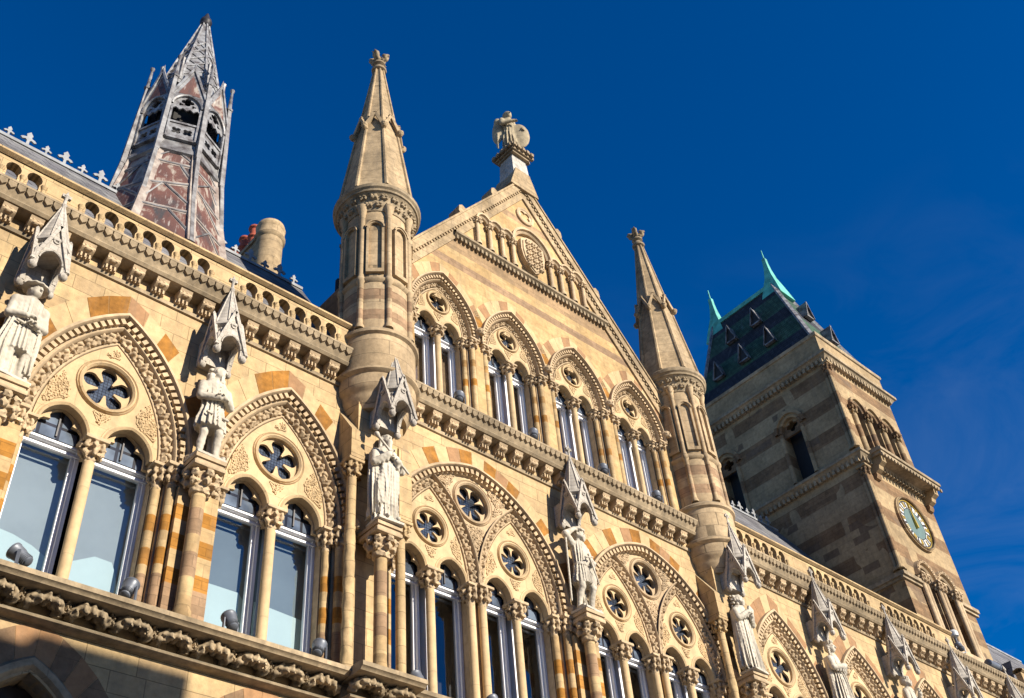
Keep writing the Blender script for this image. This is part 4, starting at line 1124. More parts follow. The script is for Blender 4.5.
# chimney --------------------------------------------------------------------
m = MB(); cx, cy = 9.92, 5.9
m.lathe([(.43, 18.3), (.385, 25.3), (.44, 25.36), (.45, 25.44), (.41, 25.5), (.41, 25.78), (.43, 25.84), (.39, 25.98), (.26, 26.08)], cx, cy, 28)
m.box(cx - .37, cx + .37, cy, cy + 2.4, 18.3, 25.25); m.box(cx - .43, cx + .43, cy + .1, cy + 2.5, 25.26, 25.40)
ch = hp(m, 'chimney', M_spire)
for i, dy in enumerate((.75, 1.3, 1.9)):
    z_ = 2.84; m = MB(); m.lathe([(r_ * .9, q_ + z_) for r_, q_ in [(.2, 22.56), (.2, 22.66), (.16, 22.7), (.15, 23.2), (.21, 23.25), (.21, 23.32), (.15, 23.36), (.15, 23.6), (.21, 23.65), (.2, 23.72), (.12, 23.73)]], cx - .12, cy + dy, 14)
    m.build('chimney_pot', M_red, ch)

# ------------------------------------------------------------------ leaded roof spire
FX, FY = 5.80, 3.2
FL = empty('roof_spire', (FX, FY, 19.0))
tag(FL, 'grey and rusty red leaded lantern spire rising from the slate roof ridge', 'spire')
def fl(mb, name, mats, smooth=30): return mb.build(name, mats, FL, (0, 0, -19.0), smooth)
FR = radians(25); s8 = pi / 8 + FR
br_ = lambda z: np.interp(z, [18.6, 20.0, 21.2, 22.2], [1.66, 1.40, 1.20, 1.06])
def corner(i, z, e=0.0): a = 2 * pi * i / 8 + s8; r = br_(z) + e; return Vector((r * cos(a), r * sin(a), z))
m = MB(); m.lathe([(br_(z), z) for z in (18.6, 19.3, 20.0, 20.6, 21.2, 21.7, 22.2)], 0, 0, 8, rot=s8); fl(m, 'base', M_rust, 0)
m = MB(); lv = [18.7, 19.75, 20.75, 21.6, 22.2]
for i in range(8):
    for q, (z0, z1) in enumerate(zip(lv[:-1], lv[1:])):
        o_ = .12 * (1 if i % 2 else -1) * (q % 2)
        m.bar(corner(i, z1 + o_, .012), corner(i + 1, z1 - o_, .012), .035); m.bar(corner(i, z0, .012), corner(i, z1, .012), .085)
        f = (.55, .35, .65, .45)[q]; mid = corner(i, z1, .01).lerp(corner(i + 1, z1, .01), f)
        m.bar(mid, corner(i + 1, z0 + (z1 - z0) * .25, .01), .032)
        if (i + q) % 2: m.bar(corner(i, z0 + .12, .01), mid, .032)
fl(m, 'lead_roll', M_lead)
m = MB()
for i in range(8):
    for q, (z0, z1) in enumerate(zip(lv[:-1], lv[1:])):
        o_ = .12 * (1 if i % 2 else -1) * (q % 2); f = (.55, .35, .65, .45)[q]; mid = corner(i, z1, -.05).lerp(corner(i + 1, z1, -.05), f)
        m.bar(corner(i, z1 + o_, -.05), corner(i + 1, z1 - o_, -.05), .125); m.bar(corner(i, z0, -.05), corner(i, z1, -.05), .18); m.bar(mid, corner(i + 1, z0 + (z1 - z0) * .25, -.05), .11)
fl(m, 'lead_flashing', M_flash)
m = MB(); m.lathe([(1.06, 22.0), (1.16, 22.06), (1.15, 22.16), (1.06, 22.40), (1.03, 22.62)], 0, 0, 8, rot=s8); fl(m, 'skirt', M_lead, 0)
m = MB(); m.lathe([(.70, 22.5), (.70, 24.6)], 0, 0, 8, rot=s8); fl(m, 'black_core', M_black, 0)  # plain black core behind the lantern openings
LR_ = 1.05; fw = LR_ * sin(pi / 8) - .02; ap = LR_ * cos(pi / 8); ZL = 22.55
for i in range(8):
    a = 2 * pi * i / 8 + FR; m = MB()
    A = arch(fw - .06, fw + .04, 0, 7)
    hole = [(q[0], ZL + 1.32 + q[1]) for q in A] + [(-(fw - .06), ZL + .58), ((fw - .06), ZL + .58)]
    m.plate([(-fw, ZL), (fw, ZL), (fw, ZL + 1.75), (0, ZL + 2.85), (-fw, ZL + 1.75)], [hole] + [foil(-.13, ZL + .33, 4, .07, .055, pi / 4, 24), foil(.13, ZL + .33, 4, .07, .055, pi / 4, 24)], -.04, .04)
    zt_ = ZL + 1.30; hw_ = fw - .05
    m.plate([(-hw_, zt_ - .10), (-hw_ * .75, zt_ - .02), (-hw_ * .5, zt_ - .10), (-hw_ * .25, zt_ - .02), (0, zt_ - .10), (hw_ * .25, zt_ - .02), (hw_ * .5, zt_ - .10), (hw_ * .75, zt_ - .02), (hw_, zt_ - .10), (hw_ * .98, zt_ + .2), (hw_ * .5, zt_ + .45), (0, zt_ + .60), (-hw_ * .5, zt_ + .45), (-hw_ * .98, zt_ + .2)],
            [foil(0, zt_ + .24, 4, .085, .07, 0, 24), foil(-.15, zt_ + .10, 3, .03, .03, 0, 12), foil(.15, zt_ + .10, 3, .03, .03, 0, 12)], -.01, .03)
    for s in (-1, 1): m.bar((s * (fw + .02), -.05, ZL + 1.72), (0, -.05, ZL + 2.92), .06)
    m.archsweep(fw - .06, fw + .04, [(0, .03), (0, -.07), (.035, -.09), (.055, -.04)], 0, ZL + 1.32, 8)
    for s in (-1, 1): m.bar((s * (fw - .05), -.06, ZL + .02), (s * (fw - .05), -.06, ZL + 1.25), .05)
    for z in (ZL + .62, ZL + .04): m.box(-fw, fw, -.07, .02, z - .03, z + .03)
    m.lathe([(.03, ZL + 2.86), (.045, ZL + 2.93), (.0, ZL + 3.2)], 0, -.05, 6)
    m.add([(-fw + .12, -.046, ZL + 1.80), (fw - .12, -.046, ZL + 1.80), (0, -.046, ZL + 2.6)], [(0, 1, 2)], 1)
    m.xf(Matrix.Rotation(a + pi / 2, 4, 'Z') @ T(0, -ap, 0))
    fl(m, 'lantern_face', [M_leadl, M_rust])
for i in range(8):
    a = 2 * pi * i / 8 + s8; m = MB(); d = Vector((cos(a), sin(a), 0)); Z = lambda z: Vector((0, 0, z))
    m.bar(d * 1.40 + Z(19.9), d * 1.20 + Z(22.0), .09); m.bar(d * 1.20 + Z(21.9), d * 1.08 + Z(25.0), .11, w2=.09)
    m.bar(d * 1.02 + Z(22.3), d * .99 + Z(24.6), .09); m.bar(d * 1.07 + Z(22.3), d * 1.04 + Z(24.6), .05)
    for z in (22.9, 23.5, 24.1): m.bar(d * .93 + Z(z), d * 1.12 + Z(z - .14), .05)
    m.lathe([(.075, 24.95), (.095, 25.0), (.055, 25.06), (.03, 25.75), (.055, 25.8), (.06, 25.86), (.02, 25.9)], d.x * 1.08, d.y * 1.08, 8)
    m.bar(d * 1.05 + Z(24.9), d * .72 + Z(25.6), .05)
    m.lathe([(.06, 25.2), (.035, 26.1), (.06, 26.15), (.0, 26.25)], d.x * .84, d.y * .84, 6)
    fl(m, 'pinnacle', M_lead)
m = MB(); m.lathe([(.92, 24.5), (.86, 25.0), (.09, 29.15), (.08, 29.2)], 0, 0, 8, rot=s8)
rs = lambda z: .86 + (.09 - .86) * (z - 25.0) / 4.15 + .012
for i in range(8):
    a = 2 * pi * i / 8 + s8; d = Vector((cos(a), sin(a), 0)); a1 = a + pi / 4; d1 = Vector((cos(a1), sin(a1), 0))
    m.bar(d * rs(25.0) + Vector((0, 0, 25.0)), d * rs(29.1) + Vector((0, 0, 29.1)), .075, w2=.04)
    for z in (25.6, 26.1, 26.55, 27.0, 27.4):
        m.bar(d * rs(z) + Vector((0, 0, z)), d1 * rs(z + .45) + Vector((0, 0, z + .45)), .035); m.bar(d1 * rs(z) + Vector((0, 0, z)), d * rs(z + .45) + Vector((0, 0, z + .45)), .035)
fl(m, 'spire', M_leadl)
m = MB(); m.lathe([(.10, 29.05), (.15, 29.1), (.13, 29.2), (.17, 29.28), (.15, 29.4), (.09, 29.5), (.07, 29.62), (.03, 29.75)], 0, 0, 12); fl(m, 'finial', M_iron)

# ------------------------------------------------------------------ clock tower
X0, X1, Y0, Y1 = 30.4, 34.8, .30, 6.4
TW = empty('clock_tower', ((X0 + X1) / 2, (Y0 + Y1) / 2, 0))
tag(TW, 'square banded stone clock tower with a steep green and grey slate roof', 'tower')
TO = (-TW.location.x, -TW.location.y, 0)
def tp(mb, name, mats, smooth=35, parent=None): return mb.build(name, mats, parent or TW, TO if parent is None else (0, 0, 0), smooth)
XM = (X0 + X1) / 2; YM = (Y0 + Y1) / 2
# the front wall has openings, the west wall one lancet
m = MB()
trip = [XM - .98, XM, XM + .98]
hb = [arch_hole(x, .30, .36, 0, 26.0, 23.75, 7) for x in trip]
tw_ = [XM - .62, XM + .62]
hb2 = [arch_hole(x, .36, .42, 0, 19.0, 16.6, 7) for x in tw_]
m.plate([(X0, 8), (X1, 8), (X1, 29.3), (X0, 29.3)], hb + hb2, Y0, Y0 + .5)
s = len(m.v); yls = (2.45, 5.55)
m.plate([(-Y1, 8), (-Y0 - .5, 8), (-Y0 - .5, 29.3), (-Y1, 29.3)], [arch_hole(-yl, .42, .50, 0, 26.0, 23.6, 7) for yl in yls], 0, .5)
m.xf(T(X0, 0, 0) @ Matrix.Rotation(-pi / 2, 4, 'Z'), s)
m.box(X1 - .5, X1, Y0 + .5, Y1, 8, 29.3); m.box(X0 + .5, X1 - .5, Y1 - .5, Y1, 8, 29.3)
m.box(X0 + .5, X1 - .5, Y0 + .5, Y1 - .5, 29.0, 29.1)
tp(m, 'wall', M_tower)
m = MB(); m.box(X0 + .505, X1 - .505, Y0 + .505, Y1 - .505, 8, 28.9); tp(m, 'black_core', M_black)  # added black box: stops sun crossing the tower and darkens its openings
def ringcourse(z, prof, name, dent=0, mat=M_weath):
    m = MB(); rows = []
    for e, dz in prof: rows.append([(X0 - e, Y0 - e, z + dz), (X1 + e, Y0 - e, z + dz), (X1 + e, Y1 + e, z + dz), (X0 - e, Y1 + e, z + dz)])
    m.grid(rows, 0, True)
    if dent:
        x = X0
        while x < X1: m.box(x, x + .10, Y0 - dent, Y0 + .02, z - .18, z + .02); x += .2
        y = Y0
        while y < Y1: m.box(X0 - dent, X0 + .02, y, y + .10, z - .18, z + .02); x += .2; y += .2
    tp(m, name, mat, 0)
ringcourse(27.95, [(0, -.12), (.06, -.08), (.1, 0), (.2, .12), (.26, .14), (.26, .26), (.18, .34), (0, .42)], 'cornice', .17)
ringcourse(29.18, [(0, 0), (.05, .02), (.07, .08), (.07, .16), (-.25, .2), (-.28, .0)], 'parapet_coping')
ringcourse(23.32, [(0, -.14), (.06, -.1), (.12, 0), (.2, .1), (.25, .12), (.25, .22), (.15, .3), (0, .36)], 'cornice', .15)
for (xa_, xb_) in ((X0 - .14, XM - 1.2), (XM + 1.2, X1 + .14)):
    m = MB(); m.box(xa_, xb_, Y0 - .14, Y0 + .01, 18.60, 18.74); m.box(xa_, xb_, Y0 - .07, Y0 + .01, 18.5, 18.60); tp(m, 'string_course', M_weath, 0)
m = MB(); m.box(X0 - .14, X0 + .01, Y0 + .011, Y1, 18.60, 18.74); m.box(X0 - .07, X0 + .01, Y0 + .011, Y1, 18.5, 18.60)
tp(m, 'string_course', M_weath, 0)
# hoods and shafts of the openings
m = MB()
for x in trip: m.archsweep(.30, .36, [(0, Y0 + .3), (0, Y0 - .02), (.05, Y0 - .06), (.10, Y0 - .03), (.14, Y0 - .03), (.14, Y0 - .12), (.24, Y0 - .12), (.26, Y0)], x, 26.0, 8)
for x in [XM - 1.47, XM - .49, XM + .49, XM + 1.47]:
    m.lathe([(.16, 23.75), (.15, 23.9), (.11, 24.0), (.11, 25.55)], x, Y0 - .04, 12); m.mesh(CAPS[0], [[1, 0, 0, x], [0, 1, 0, Y0 - .04], [0, 0, 1.2, 25.55]])
tp(m, 'belfry_arcade', M_tower)
m = MB()
for x in tw_: m.archsweep(.36, .42, [(0, Y0 + .3), (0, Y0 - .02), (.05, Y0 - .07), (.10, Y0 - .03), (.14, Y0 - .03), (.14, Y0 - .14), (.25, Y0 - .14), (.27, Y0)], x, 19.0, 9)
for x in tw_:
    for s in (-1, 1):
        for j in range(6):
            p, N, Tn = arch_at(.36, .42, .2, (j + .5) / 6, s); place(m, TUFT[j % 2], (x + p[0], 19.0 + p[1]), N, Tn, Y0 - .13, .8)
for x in (XM - 1.12, XM - .94, XM - .12, XM + .12, XM + .94, XM + 1.12):
    m.lathe([(.13, 16.5), (.12, 16.65), (.085, 16.75), (.085, 18.62)], x, Y0 - .08, 12); m.mesh(CAPS[1], [[.85, 0, 0, x], [0, .85, 0, Y0 - .08], [0, 0, 1, 18.62]])
m.box(XM - 1.25, XM + 1.25, Y0 - .2, Y0 + .02, 16.3, 16.5); m.box(XM - .9, XM + .9, Y0 + .3, Y0 + .36, 17.7, 17.82)
tp(m, 'tower_window', M_carve)
for yl in yls:
  m = MB(); m.archsweep(.42, .50, [(0, .3), (0, -.02), (.06, -.06), (.12, -.03), (.15, -.03), (.15, -.12), (.27, -.12), (.29, 0)], 0, 26.0, 9)
  for s in (-1, 1): m.lathe([(.1, 23.7), (.08, 23.8), (.08, 25.9)], s * .47, -.03, 10)
  m.plate([(-.42, 25.8), (.42, 25.8), (.42, 26.6), (-.42, 26.6)], [foil(0, 26.18, 4, .14, .11, 0, 32)], .12, .2)
  m.xf(T(X0, yl, 0) @ Matrix.Rotation(-pi / 2, 4, 'Z')); tp(m, 'lancet_window', M_tower)
for (z0, z1) in ((18.85, 22.95), (23.75, 27.75)):
    m = MB()
    for dx, dy in ((0, 0), (.16, .02), (.02, .16)):
        m.lathe([(.13, z0), (.12, z0 + .1), (.075, z0 + .18), (.075, z1 - .4)], X0 - .03 + dx, Y0 - .03 + dy, 10)
    m.mesh(CAPBIG, [[.75, 0, 0, X0 + .02], [0, .75, 0, Y0 + .02], [0, 0, .9, z1 - .42]])
    tp(m, 'corner_shaft', M_tower)
# balcony on consoles
m = MB(); bx0, bx1, by = XM - 1.75, XM + 2.1, Y0 - .62
rows = [[(bx0 + .0, Y0, z), (bx0 - e, Y0 - .02, z)] for e, z in ()]
m.box(bx0, bx1, by, Y0, 23.38, 23.5); m.box(bx0 - .05, bx1 + .05, by - .05, Y0, 23.5, 23.62); m.box(bx0 + .03, bx1 - .03, by + .03, Y0, 23.62, 23.72)
x = bx0
while x < bx1: m.box(x, x + .1, by - .03, by + .03, 23.26, 23.379); x += .2
bal = tp(m, 'balcony', M_weath)
for xx in (bx0 + .1, bx1 - .35):
    m = MB(); pr = [(Y0 + .01, 22.6), (Y0 - .10, 22.63), (Y0 - .15, 22.72), (Y0 - .15, 22.84), (Y0 - .30, 22.92), (Y0 - .34, 23.05), (Y0 - .50, 23.14), (Y0 - .52, 23.38), (Y0 + .01, 23.38)]
    n = len(pr); m.add([(xx, y, z) for y, z in pr] + [(xx + .28, y, z) for y, z in pr], [tuple(range(n)), tuple(range(n, 2 * n))[::-1]] + [(i, i + n, (i + 1) % n + n, (i + 1) % n) for i in range(n)])
    m.build('console', M_tower, bal)
# clock
CZ, CR = 21.42, .98
m = MB(); m.ring(XM + .1, CZ, CR, [(0, Y0), (0, Y0 - .12), (.025, Y0 - .15), (.05, Y0 - .13), (.06, Y0 - .10), (.09, Y0 - .09), (.10, Y0)], 40); clk = tp(m, 'clock', M_tower)
m = MB(); m.add([(XM + .1 + CR * cos(t * pi / 20), Y0 - .04, CZ + CR * sin(t * pi / 20)) for t in range(40)], [tuple(range(40))], 0)
m.add([(XM + .1 + CR * .60 * cos(t * pi / 20), Y0 - .052, CZ + CR * .60 * sin(t * pi / 20)) for t in range(40)], [tuple(range(40))], 1)
m.build('clock_face', [M_iron, M_dial], clk)
roman = ['XII', 'I', 'II', 'III', 'IIII', 'V', 'VI', 'VII', 'VIII', 'IX', 'X', 'XI']
m = MB()
for h in range(12):
    th = pi / 2 - h * pi / 6
    R0, R1 = CR * .64, CR * .88
    q = []
    for r, dt in ((R0, -.2), (R1, -.2), (R1, .2), (R0, .2)): q.append((XM + .1 + r * cos(th + dt), Y0 - .056, CZ + r * sin(th + dt)))
    m.add(q, [(0, 1, 2, 3)], 0)
    g = roman[h]; ws = [(.045 if c == 'I' else .085) for c in g]; tot = sum(ws); u = -tot / 2
    def P(u_, v_): # u across, v outward from R0
        r = R0 + .02 + v_ * (R1 - R0 - .04); return Vector((XM + .1 + r * cos(th) + u_ * sin(th), Y0 - .07, CZ + r * sin(th) - u_ * cos(th)))
    for c, w_ in zip(g, ws):
        if c == 'I': m.bar(P(u + w_ / 2, 0), P(u + w_ / 2, 1), .026, 1)
        elif c == 'V': m.bar(P(u + w_ / 2, 0), P(u + .01, 1), .024, 1); m.bar(P(u + w_ / 2, 0), P(u + w_ - .01, 1), .02, 1)
        else: m.bar(P(u + .01, 0), P(u + w_ - .01, 1), .024, 1); m.bar(P(u + w_ - .01, 0), P(u + .01, 1), .02, 1)
        u += w_
m.ring(XM + .1, CZ, CR * .92, [(0, Y0 - .045), (0, Y0 - .065), (.03, Y0 - .065), (.03, Y0 - .045)], 40, 1)
m.build('numeral_ring', [M_enam, M_gold], clk)
for (ang, ln, w_) in ((pi / 2 + .06, .82, .06), (pi / 2 + .10, .55, .09)):
    m = MB(); d = Vector((cos(ang), 0, sin(ang))); c0 = Vector((XM + .1, Y0 - .10, CZ))
    m.bar(c0 - d * .18, c0 + d * ln, w_, w2=.025); m.build('clock_hand', M_gold, clk)
# roof
m = MB(); rb0 = (X0 + .1, X1 - .1, Y0 + .1, Y1 - .1); ZR0, ZR1 = 29.1, 34.8
tx0, tx1, ty0, ty1 = XM - .28, XM + .28, 2.2, 5.6
V = [(rb0[0], rb0[2], ZR0), (rb0[1], rb0[2], ZR0), (rb0[1], rb0[3], ZR0), (rb0[0], rb0[3], ZR0), (tx0, ty0, ZR1), (tx1, ty0, ZR1), (tx1, ty1, ZR1), (tx0, ty1, ZR1)]
m.add(V, [(0, 1, 5, 4), (1, 2, 6, 5), (2, 3, 7, 6), (3, 0, 4, 7), (4, 5, 6, 7)]); rf = tp(m, 'roof', M_green, 0)
for a, b in ((0, 4), (1, 5), (2, 6), (3, 7)):
    m = MB(); m.bar(V[a], V[b], .14); m.build('hip', M_leadl, rf)
m = MB(); m.box(tx0 - .08, tx1 + .08, ty0, ty1, ZR1 - .1, ZR1 + .12); m.bar((XM, ty0, ZR1 + .2), (XM, ty1, ZR1 + .2), .16)
y = ty0 + .3
while y < ty1 - .2: m.box(XM - .02, XM + .02, y, y + .06, ZR1 + .2, ZR1 + .36); y += .12
m.build('ridge_cresting', M_copper, rf)
for yy, ex in ((ty0 + .1, 0), (ty1 - .1, 0)):
    m = MB(); m.lathe([(.74, ZR1 - .85), (.58, ZR1 - .3), (.42, ZR1 + .2), (.27, ZR1 + .65), (.17, ZR1 + 1.2), (.13, ZR1 + 1.6), (.12, ZR1 + 1.9), (.04, ZR1 + 1.97), (.025, ZR1 + 2.5), (.0, ZR1 + 2.55)], XM, yy, 4, rot=pi / 4)
    m.build('roof_finial', M_copper, rf, smooth=20)
def lucarne(u, z, face):
    sl = (tx0 - rb0[0]) / (ZR1 - ZR0); sf = (ty0 - rb0[2]) / (ZR1 - ZR0)
    m = MB(); w, h, dp = .23, .80, .55
    m.add([(-w, -.20, z), (w, -.20, z), (0, -.20, z + h)], [(0, 1, 2)], 1)
    m.box(-w, w, -.26, -.1, z - .06, z, 2)
    for s in (-1, 1):
        m.add([(s * (w + .04), -.30, z - .05), (0, -.30, z + h + .06), (0, .6, z + h + .06), (s * (w + .04), .6, z - .05)], [(0, 1, 2, 3)], 2)
        m.bar((s * (w + .03), -.28, z - .04), (0, -.28, z + h + .06), .035, 2)
    if face == 'x':
        x = rb0[0] + sl * (z - ZR0 + .1); m.xf(T(x, u, 0) @ Matrix.Rotation(-pi / 2, 4, 'Z'))
    else:
        y = rb0[2] + sf * (z - ZR0 + .1); m.xf(T(u, y, 0))
    m.build('lucarne', [M_leadl, M_black, M_lead], rf, smooth=0)
for u, z in ((2.4, 30.65), (3.75, 30.65), (5.1, 30.65), (3.05, 32.6), (4.4, 32.6)): lucarne(u, z, 'x')
for u, z in ((XM + .2, 30.5), (XM, 32.2)): lucarne(u, z, 'y')

# ------------------------------------------------------------------ statues
def sculpt_face(q, c, yaw=0.0, beard=0, tilt=0):
    R = np.array(Matrix.Rotation(yaw, 3, 'Z'))
    P = lambda x, y, z: tuple(np.array(c) + R @ np.array((x, y, z)))
    q.ell(P(0, 0, 0), (.082, .098, .122), .01, rot=R)
    q.ell(P(0, -.03, -.06), (.06, .065, .065), .02, rot=R)             # jaw
    q.cap(P(0, -.097, .03), P(0, -.118, -.022), .011, .019, .008)       # nose
    for s in (-1, 1):
        q.ell(P(s * .034, -.098, .024), (.021, .016, .012), .006, cut=True)
        q.ell(P(s * .034, -.084, .022), (.015, .012, .010), .003)
        q.cap(P(s * .015, -.095, .042), P(s * .055, -.08, .040), .010, .008, .008)
        q.ell(P(s * .083, .01, 0), (.014, .024, .034), .006, rot=R)
    q.cap(P(-.022, -.098, -.055), P(.022, -.098, -.055), .006, .006, .004, cut=True)
    q.cap(P(-.018, -.092, -.066), P(.018, -.092, -.066), .008, .008, .006)
    if beard:
        q.cap(P(0, -.075, -.085), P(0, -.085, -.085 - beard), .062, .03, .02)
        for s in (-1, 1): q.cap(P(s * .05, -.05, -.05), P(s * .025, -.085, -.08 - beard * .8), .025, .016, .01)
    return P
def hand(q, w, d, up=(0, 0, 1), s=1.0, curl=.5):
    w = np.array(w, float); d = np.array(d, float); d /= np.linalg.norm(d)
    up = np.array(up, float); side = np.cross(d, up); side /= np.linalg.norm(side); up = np.cross(side, d)
    q.cap(w, w + d * .07 * s, .030 * s, .036 * s, .012)
    for i, ln in enumerate((.060, .070, .066, .050)):
        b = w + d * .085 * s + side * (i - 1.5) * .021 * s
        m1 = b + (d * .6 - up * curl * .5) * ln * s; e = m1 + (d * .3 - up * curl) * ln * .7 * s
        q.cap(b, m1, .0115 * s, .011 * s, .003); q.cap(m1, e, .011 * s, .009 * s, .003)
    b = w + d * .03 * s - side * .035 * s
    q.cap(b, b + (d * .6 - side * .5 - up * .3) * .06 * s, .014 * s, .011 * s, .005)
def arm(q, sh, el, wr, r=(.075, .062, .045), k=.03, sleeve=0):
    q.cap(sh, el, r[0], r[1], k); q.cap(el, wr, r[1], r[2] + sleeve, k)
    if sleeve:
        e, w = np.array(el), np.array(wr)
        for t in (.35, .65, .95): q.cap(e + (w - e) * t + [0, 0, -.02], e + (w - e) * t + [0, .01, -.05 - sleeve * t * 2], .04, .03, .02)
def plinth(q): q.box((0, 0, .03), (.25, .20, .03), .01, .01)
H = .0105
def new(): return SDF((-.48, -.42, 0), (.48, .34, 2.02), H)
def fin(q, name, x, y, label, mat=M_statue, rz=0.0, z=11.835, sc=1.04, cat='statue', group='white stone statues on pedestals along the front'):
    q.gyr(.0014, 75); mb = MB(); mb.mesh(q.out()); o = mb.build(name, mat, None, (x, y, z), 60); o.rotation_euler = (0, 0, rz); o.scale = (sc, sc, sc)
    tag(o, label, cat, group); return o
def legs(q, l, r, rad=(.085, .062, .045)):
    for s, (hip, kn, an, toe) in ((-1, l), (1, r)):
        q.cap(hip, kn, rad[0], rad[1], .02); q.cap(kn, (np.array(kn) + np.array(an)) / 2 + [0, .01, .04], rad[1] * .92, rad[1] * .95, .02)
        q.cap((np.array(kn) + np.array(an)) / 2 + [0, .01, .04], an, rad[1] * .95, rad[2], .02)
        q.cap(np.array(an) + [0, .02, -.03], toe, .045, .034, .015)

def statue_hat(x, y):
    q = new(); plinth(q)
    legs(q, ((-.09, 0, .95), (-.10, -.05, .55), (-.10, .0, .13), (-.12, -.14, .085)), ((.10, 0, .95), (.11, -.06, .55), (.12, -.02, .13), (.15, -.17, .085)))
    q.robe([(.55, .21, .17), (.9, .19, .15), (1.1, .17, .13), (1.35, .19, .14), (1.52, .20, .13), (1.6, .10, .08)], (0, 0), 9, .012, .3)
    q.robe([(.06, .25, .13, -.05), (.5, .24, .12, -.04), (1.0, .21, .12), (1.4, .215, .12), (1.58, .16, .09)], (-.02, .08), 7, .03, 1.0)
    q.robe([(.08, .10, .10, -.10), (.6, .09, .09, -.08), (1.2, .07, .08), (1.5, .06, .07)], (-.15, -.03), 5, .016, .5)
    q.robe([(.25, .08, .08), (.8, .07, .08), (1.3, .06, .07)], (.19, -.03), 5, .014, .5)
    for s in (-1, 1):
        q.ell((s * .215, .0, 1.43), (.085, .09, .11), .03)
    arm(q, (-.215, 0, 1.44), (-.26, -.03, 1.15), (-.09, -.20, 1.10), (.075, .066, .042), k=.015); hand(q, (-.08, -.20, 1.13), (1, -.1, -.05))
    arm(q, (.215, 0, 1.44), (.26, -.03, 1.14), (.08, -.20, 1.00), (.075, .066, .042), k=.015); hand(q, (.07, -.21, 1.02), (-1, -.1, -.1))
    q.cap((-.17, -.15, 1.0), (.17, -.15, .98), .02, .02, .01)
    q.cap((0, .0, 1.55), (0, -.01, 1.68), .06, .055, .02)
    sculpt_face(q, (0, -.03, 1.745), .25)
    q.ell((0, .02, 1.74), (.098, .095, .11), .02)
    q.robe([(1.80, .185, .18), (1.825, .19, .185), (1.85, .12, .13)], (0, 0), 6, .004, 0, .01)
    q.ell((0, .01, 1.87), (.12, .125, .06), .02)
    return fin(q, 'statue', x, y, 'white statue in a broad flat hat and long open gown, hands at his belt', rz=.15)
def statue_wig(x, y):
    q = new(); plinth(q)
    legs(q, ((-.09, .02, .9), (-.10, -.02, .53), (-.10, .05, .13), (-.13, -.10, .085)), ((.09, 0, .9), (.12, -.09, .53), (.13, -.03, .13), (.20, -.16, .085)))
    q.robe([(.62, .25, .19), (.75, .24, .185), (1.02, .17, .135), (1.2, .185, .14), (1.45, .215, .145), (1.56, .15, .11), (1.6, .09, .08)], (0, 0), 8, .018, .8)
    for z in np.arange(.72, 1.4, .075): q.ell((.012, -.155 - (.03 if z < .9 else -.005), z), (.013, .013, .013), .003)
    q.box((-.13, -.175, .80), (.055, .02, .02), .008, .006); q.box((.15, -.165, .80), (.055, .02, .02), .008, .006)
    q.robe([(.06, .11, .10), (.6, .10, .09), (.8, .06, .06)], (.17, .12), 5, .018, .2)
    arm(q, (-.21, .0, 1.43), (-.255, -.06, 1.15), (-.02, -.21, 1.12), (.075, .066, .046), k=.015); hand(q, (-.01, -.21, 1.12), (1, -.05, .1))
    arm(q, (.21, .0, 1.43), (.255, -.06, 1.15), (.06, -.23, 1.14), (.075, .066, .046), k=.015); hand(q, (.05, -.23, 1.16), (-1, -.05, .05))
    q.cap((0, 0, 1.55), (.01, -.01, 1.68), .06, .055, .02)
    P = sculpt_face(q, (.02, -.03, 1.75), .75)
    for i in range(26):
        a = i * 2.4; zz = 1.86 - i * .014; r = .095 + .025 * (1.86 - zz) / .36
        pp = (r * cos(a) * 1.05, r * sin(a) * .8 + .05, zz)
        if pp[1] > -.03 or zz > 1.84: q.ell((pp[0] + .01, pp[1], pp[2]), (.042, .045, .04), .01)
    q.ell((.02, .02, 1.80), (.10, .11, .09), .02); q.ell((-.10, .0, 1.62), (.05, .06, .1), .02); q.ell((.12, .04, 1.62), (.05, .06, .1), .02)
    q.box((.03, -.13, 1.56), (.03, .02, .07), .01, .01)
    return fin(q, 'statue', x, y, 'white statue in a curly wig and knee length buttoned coat, arms folded', rz=.05)
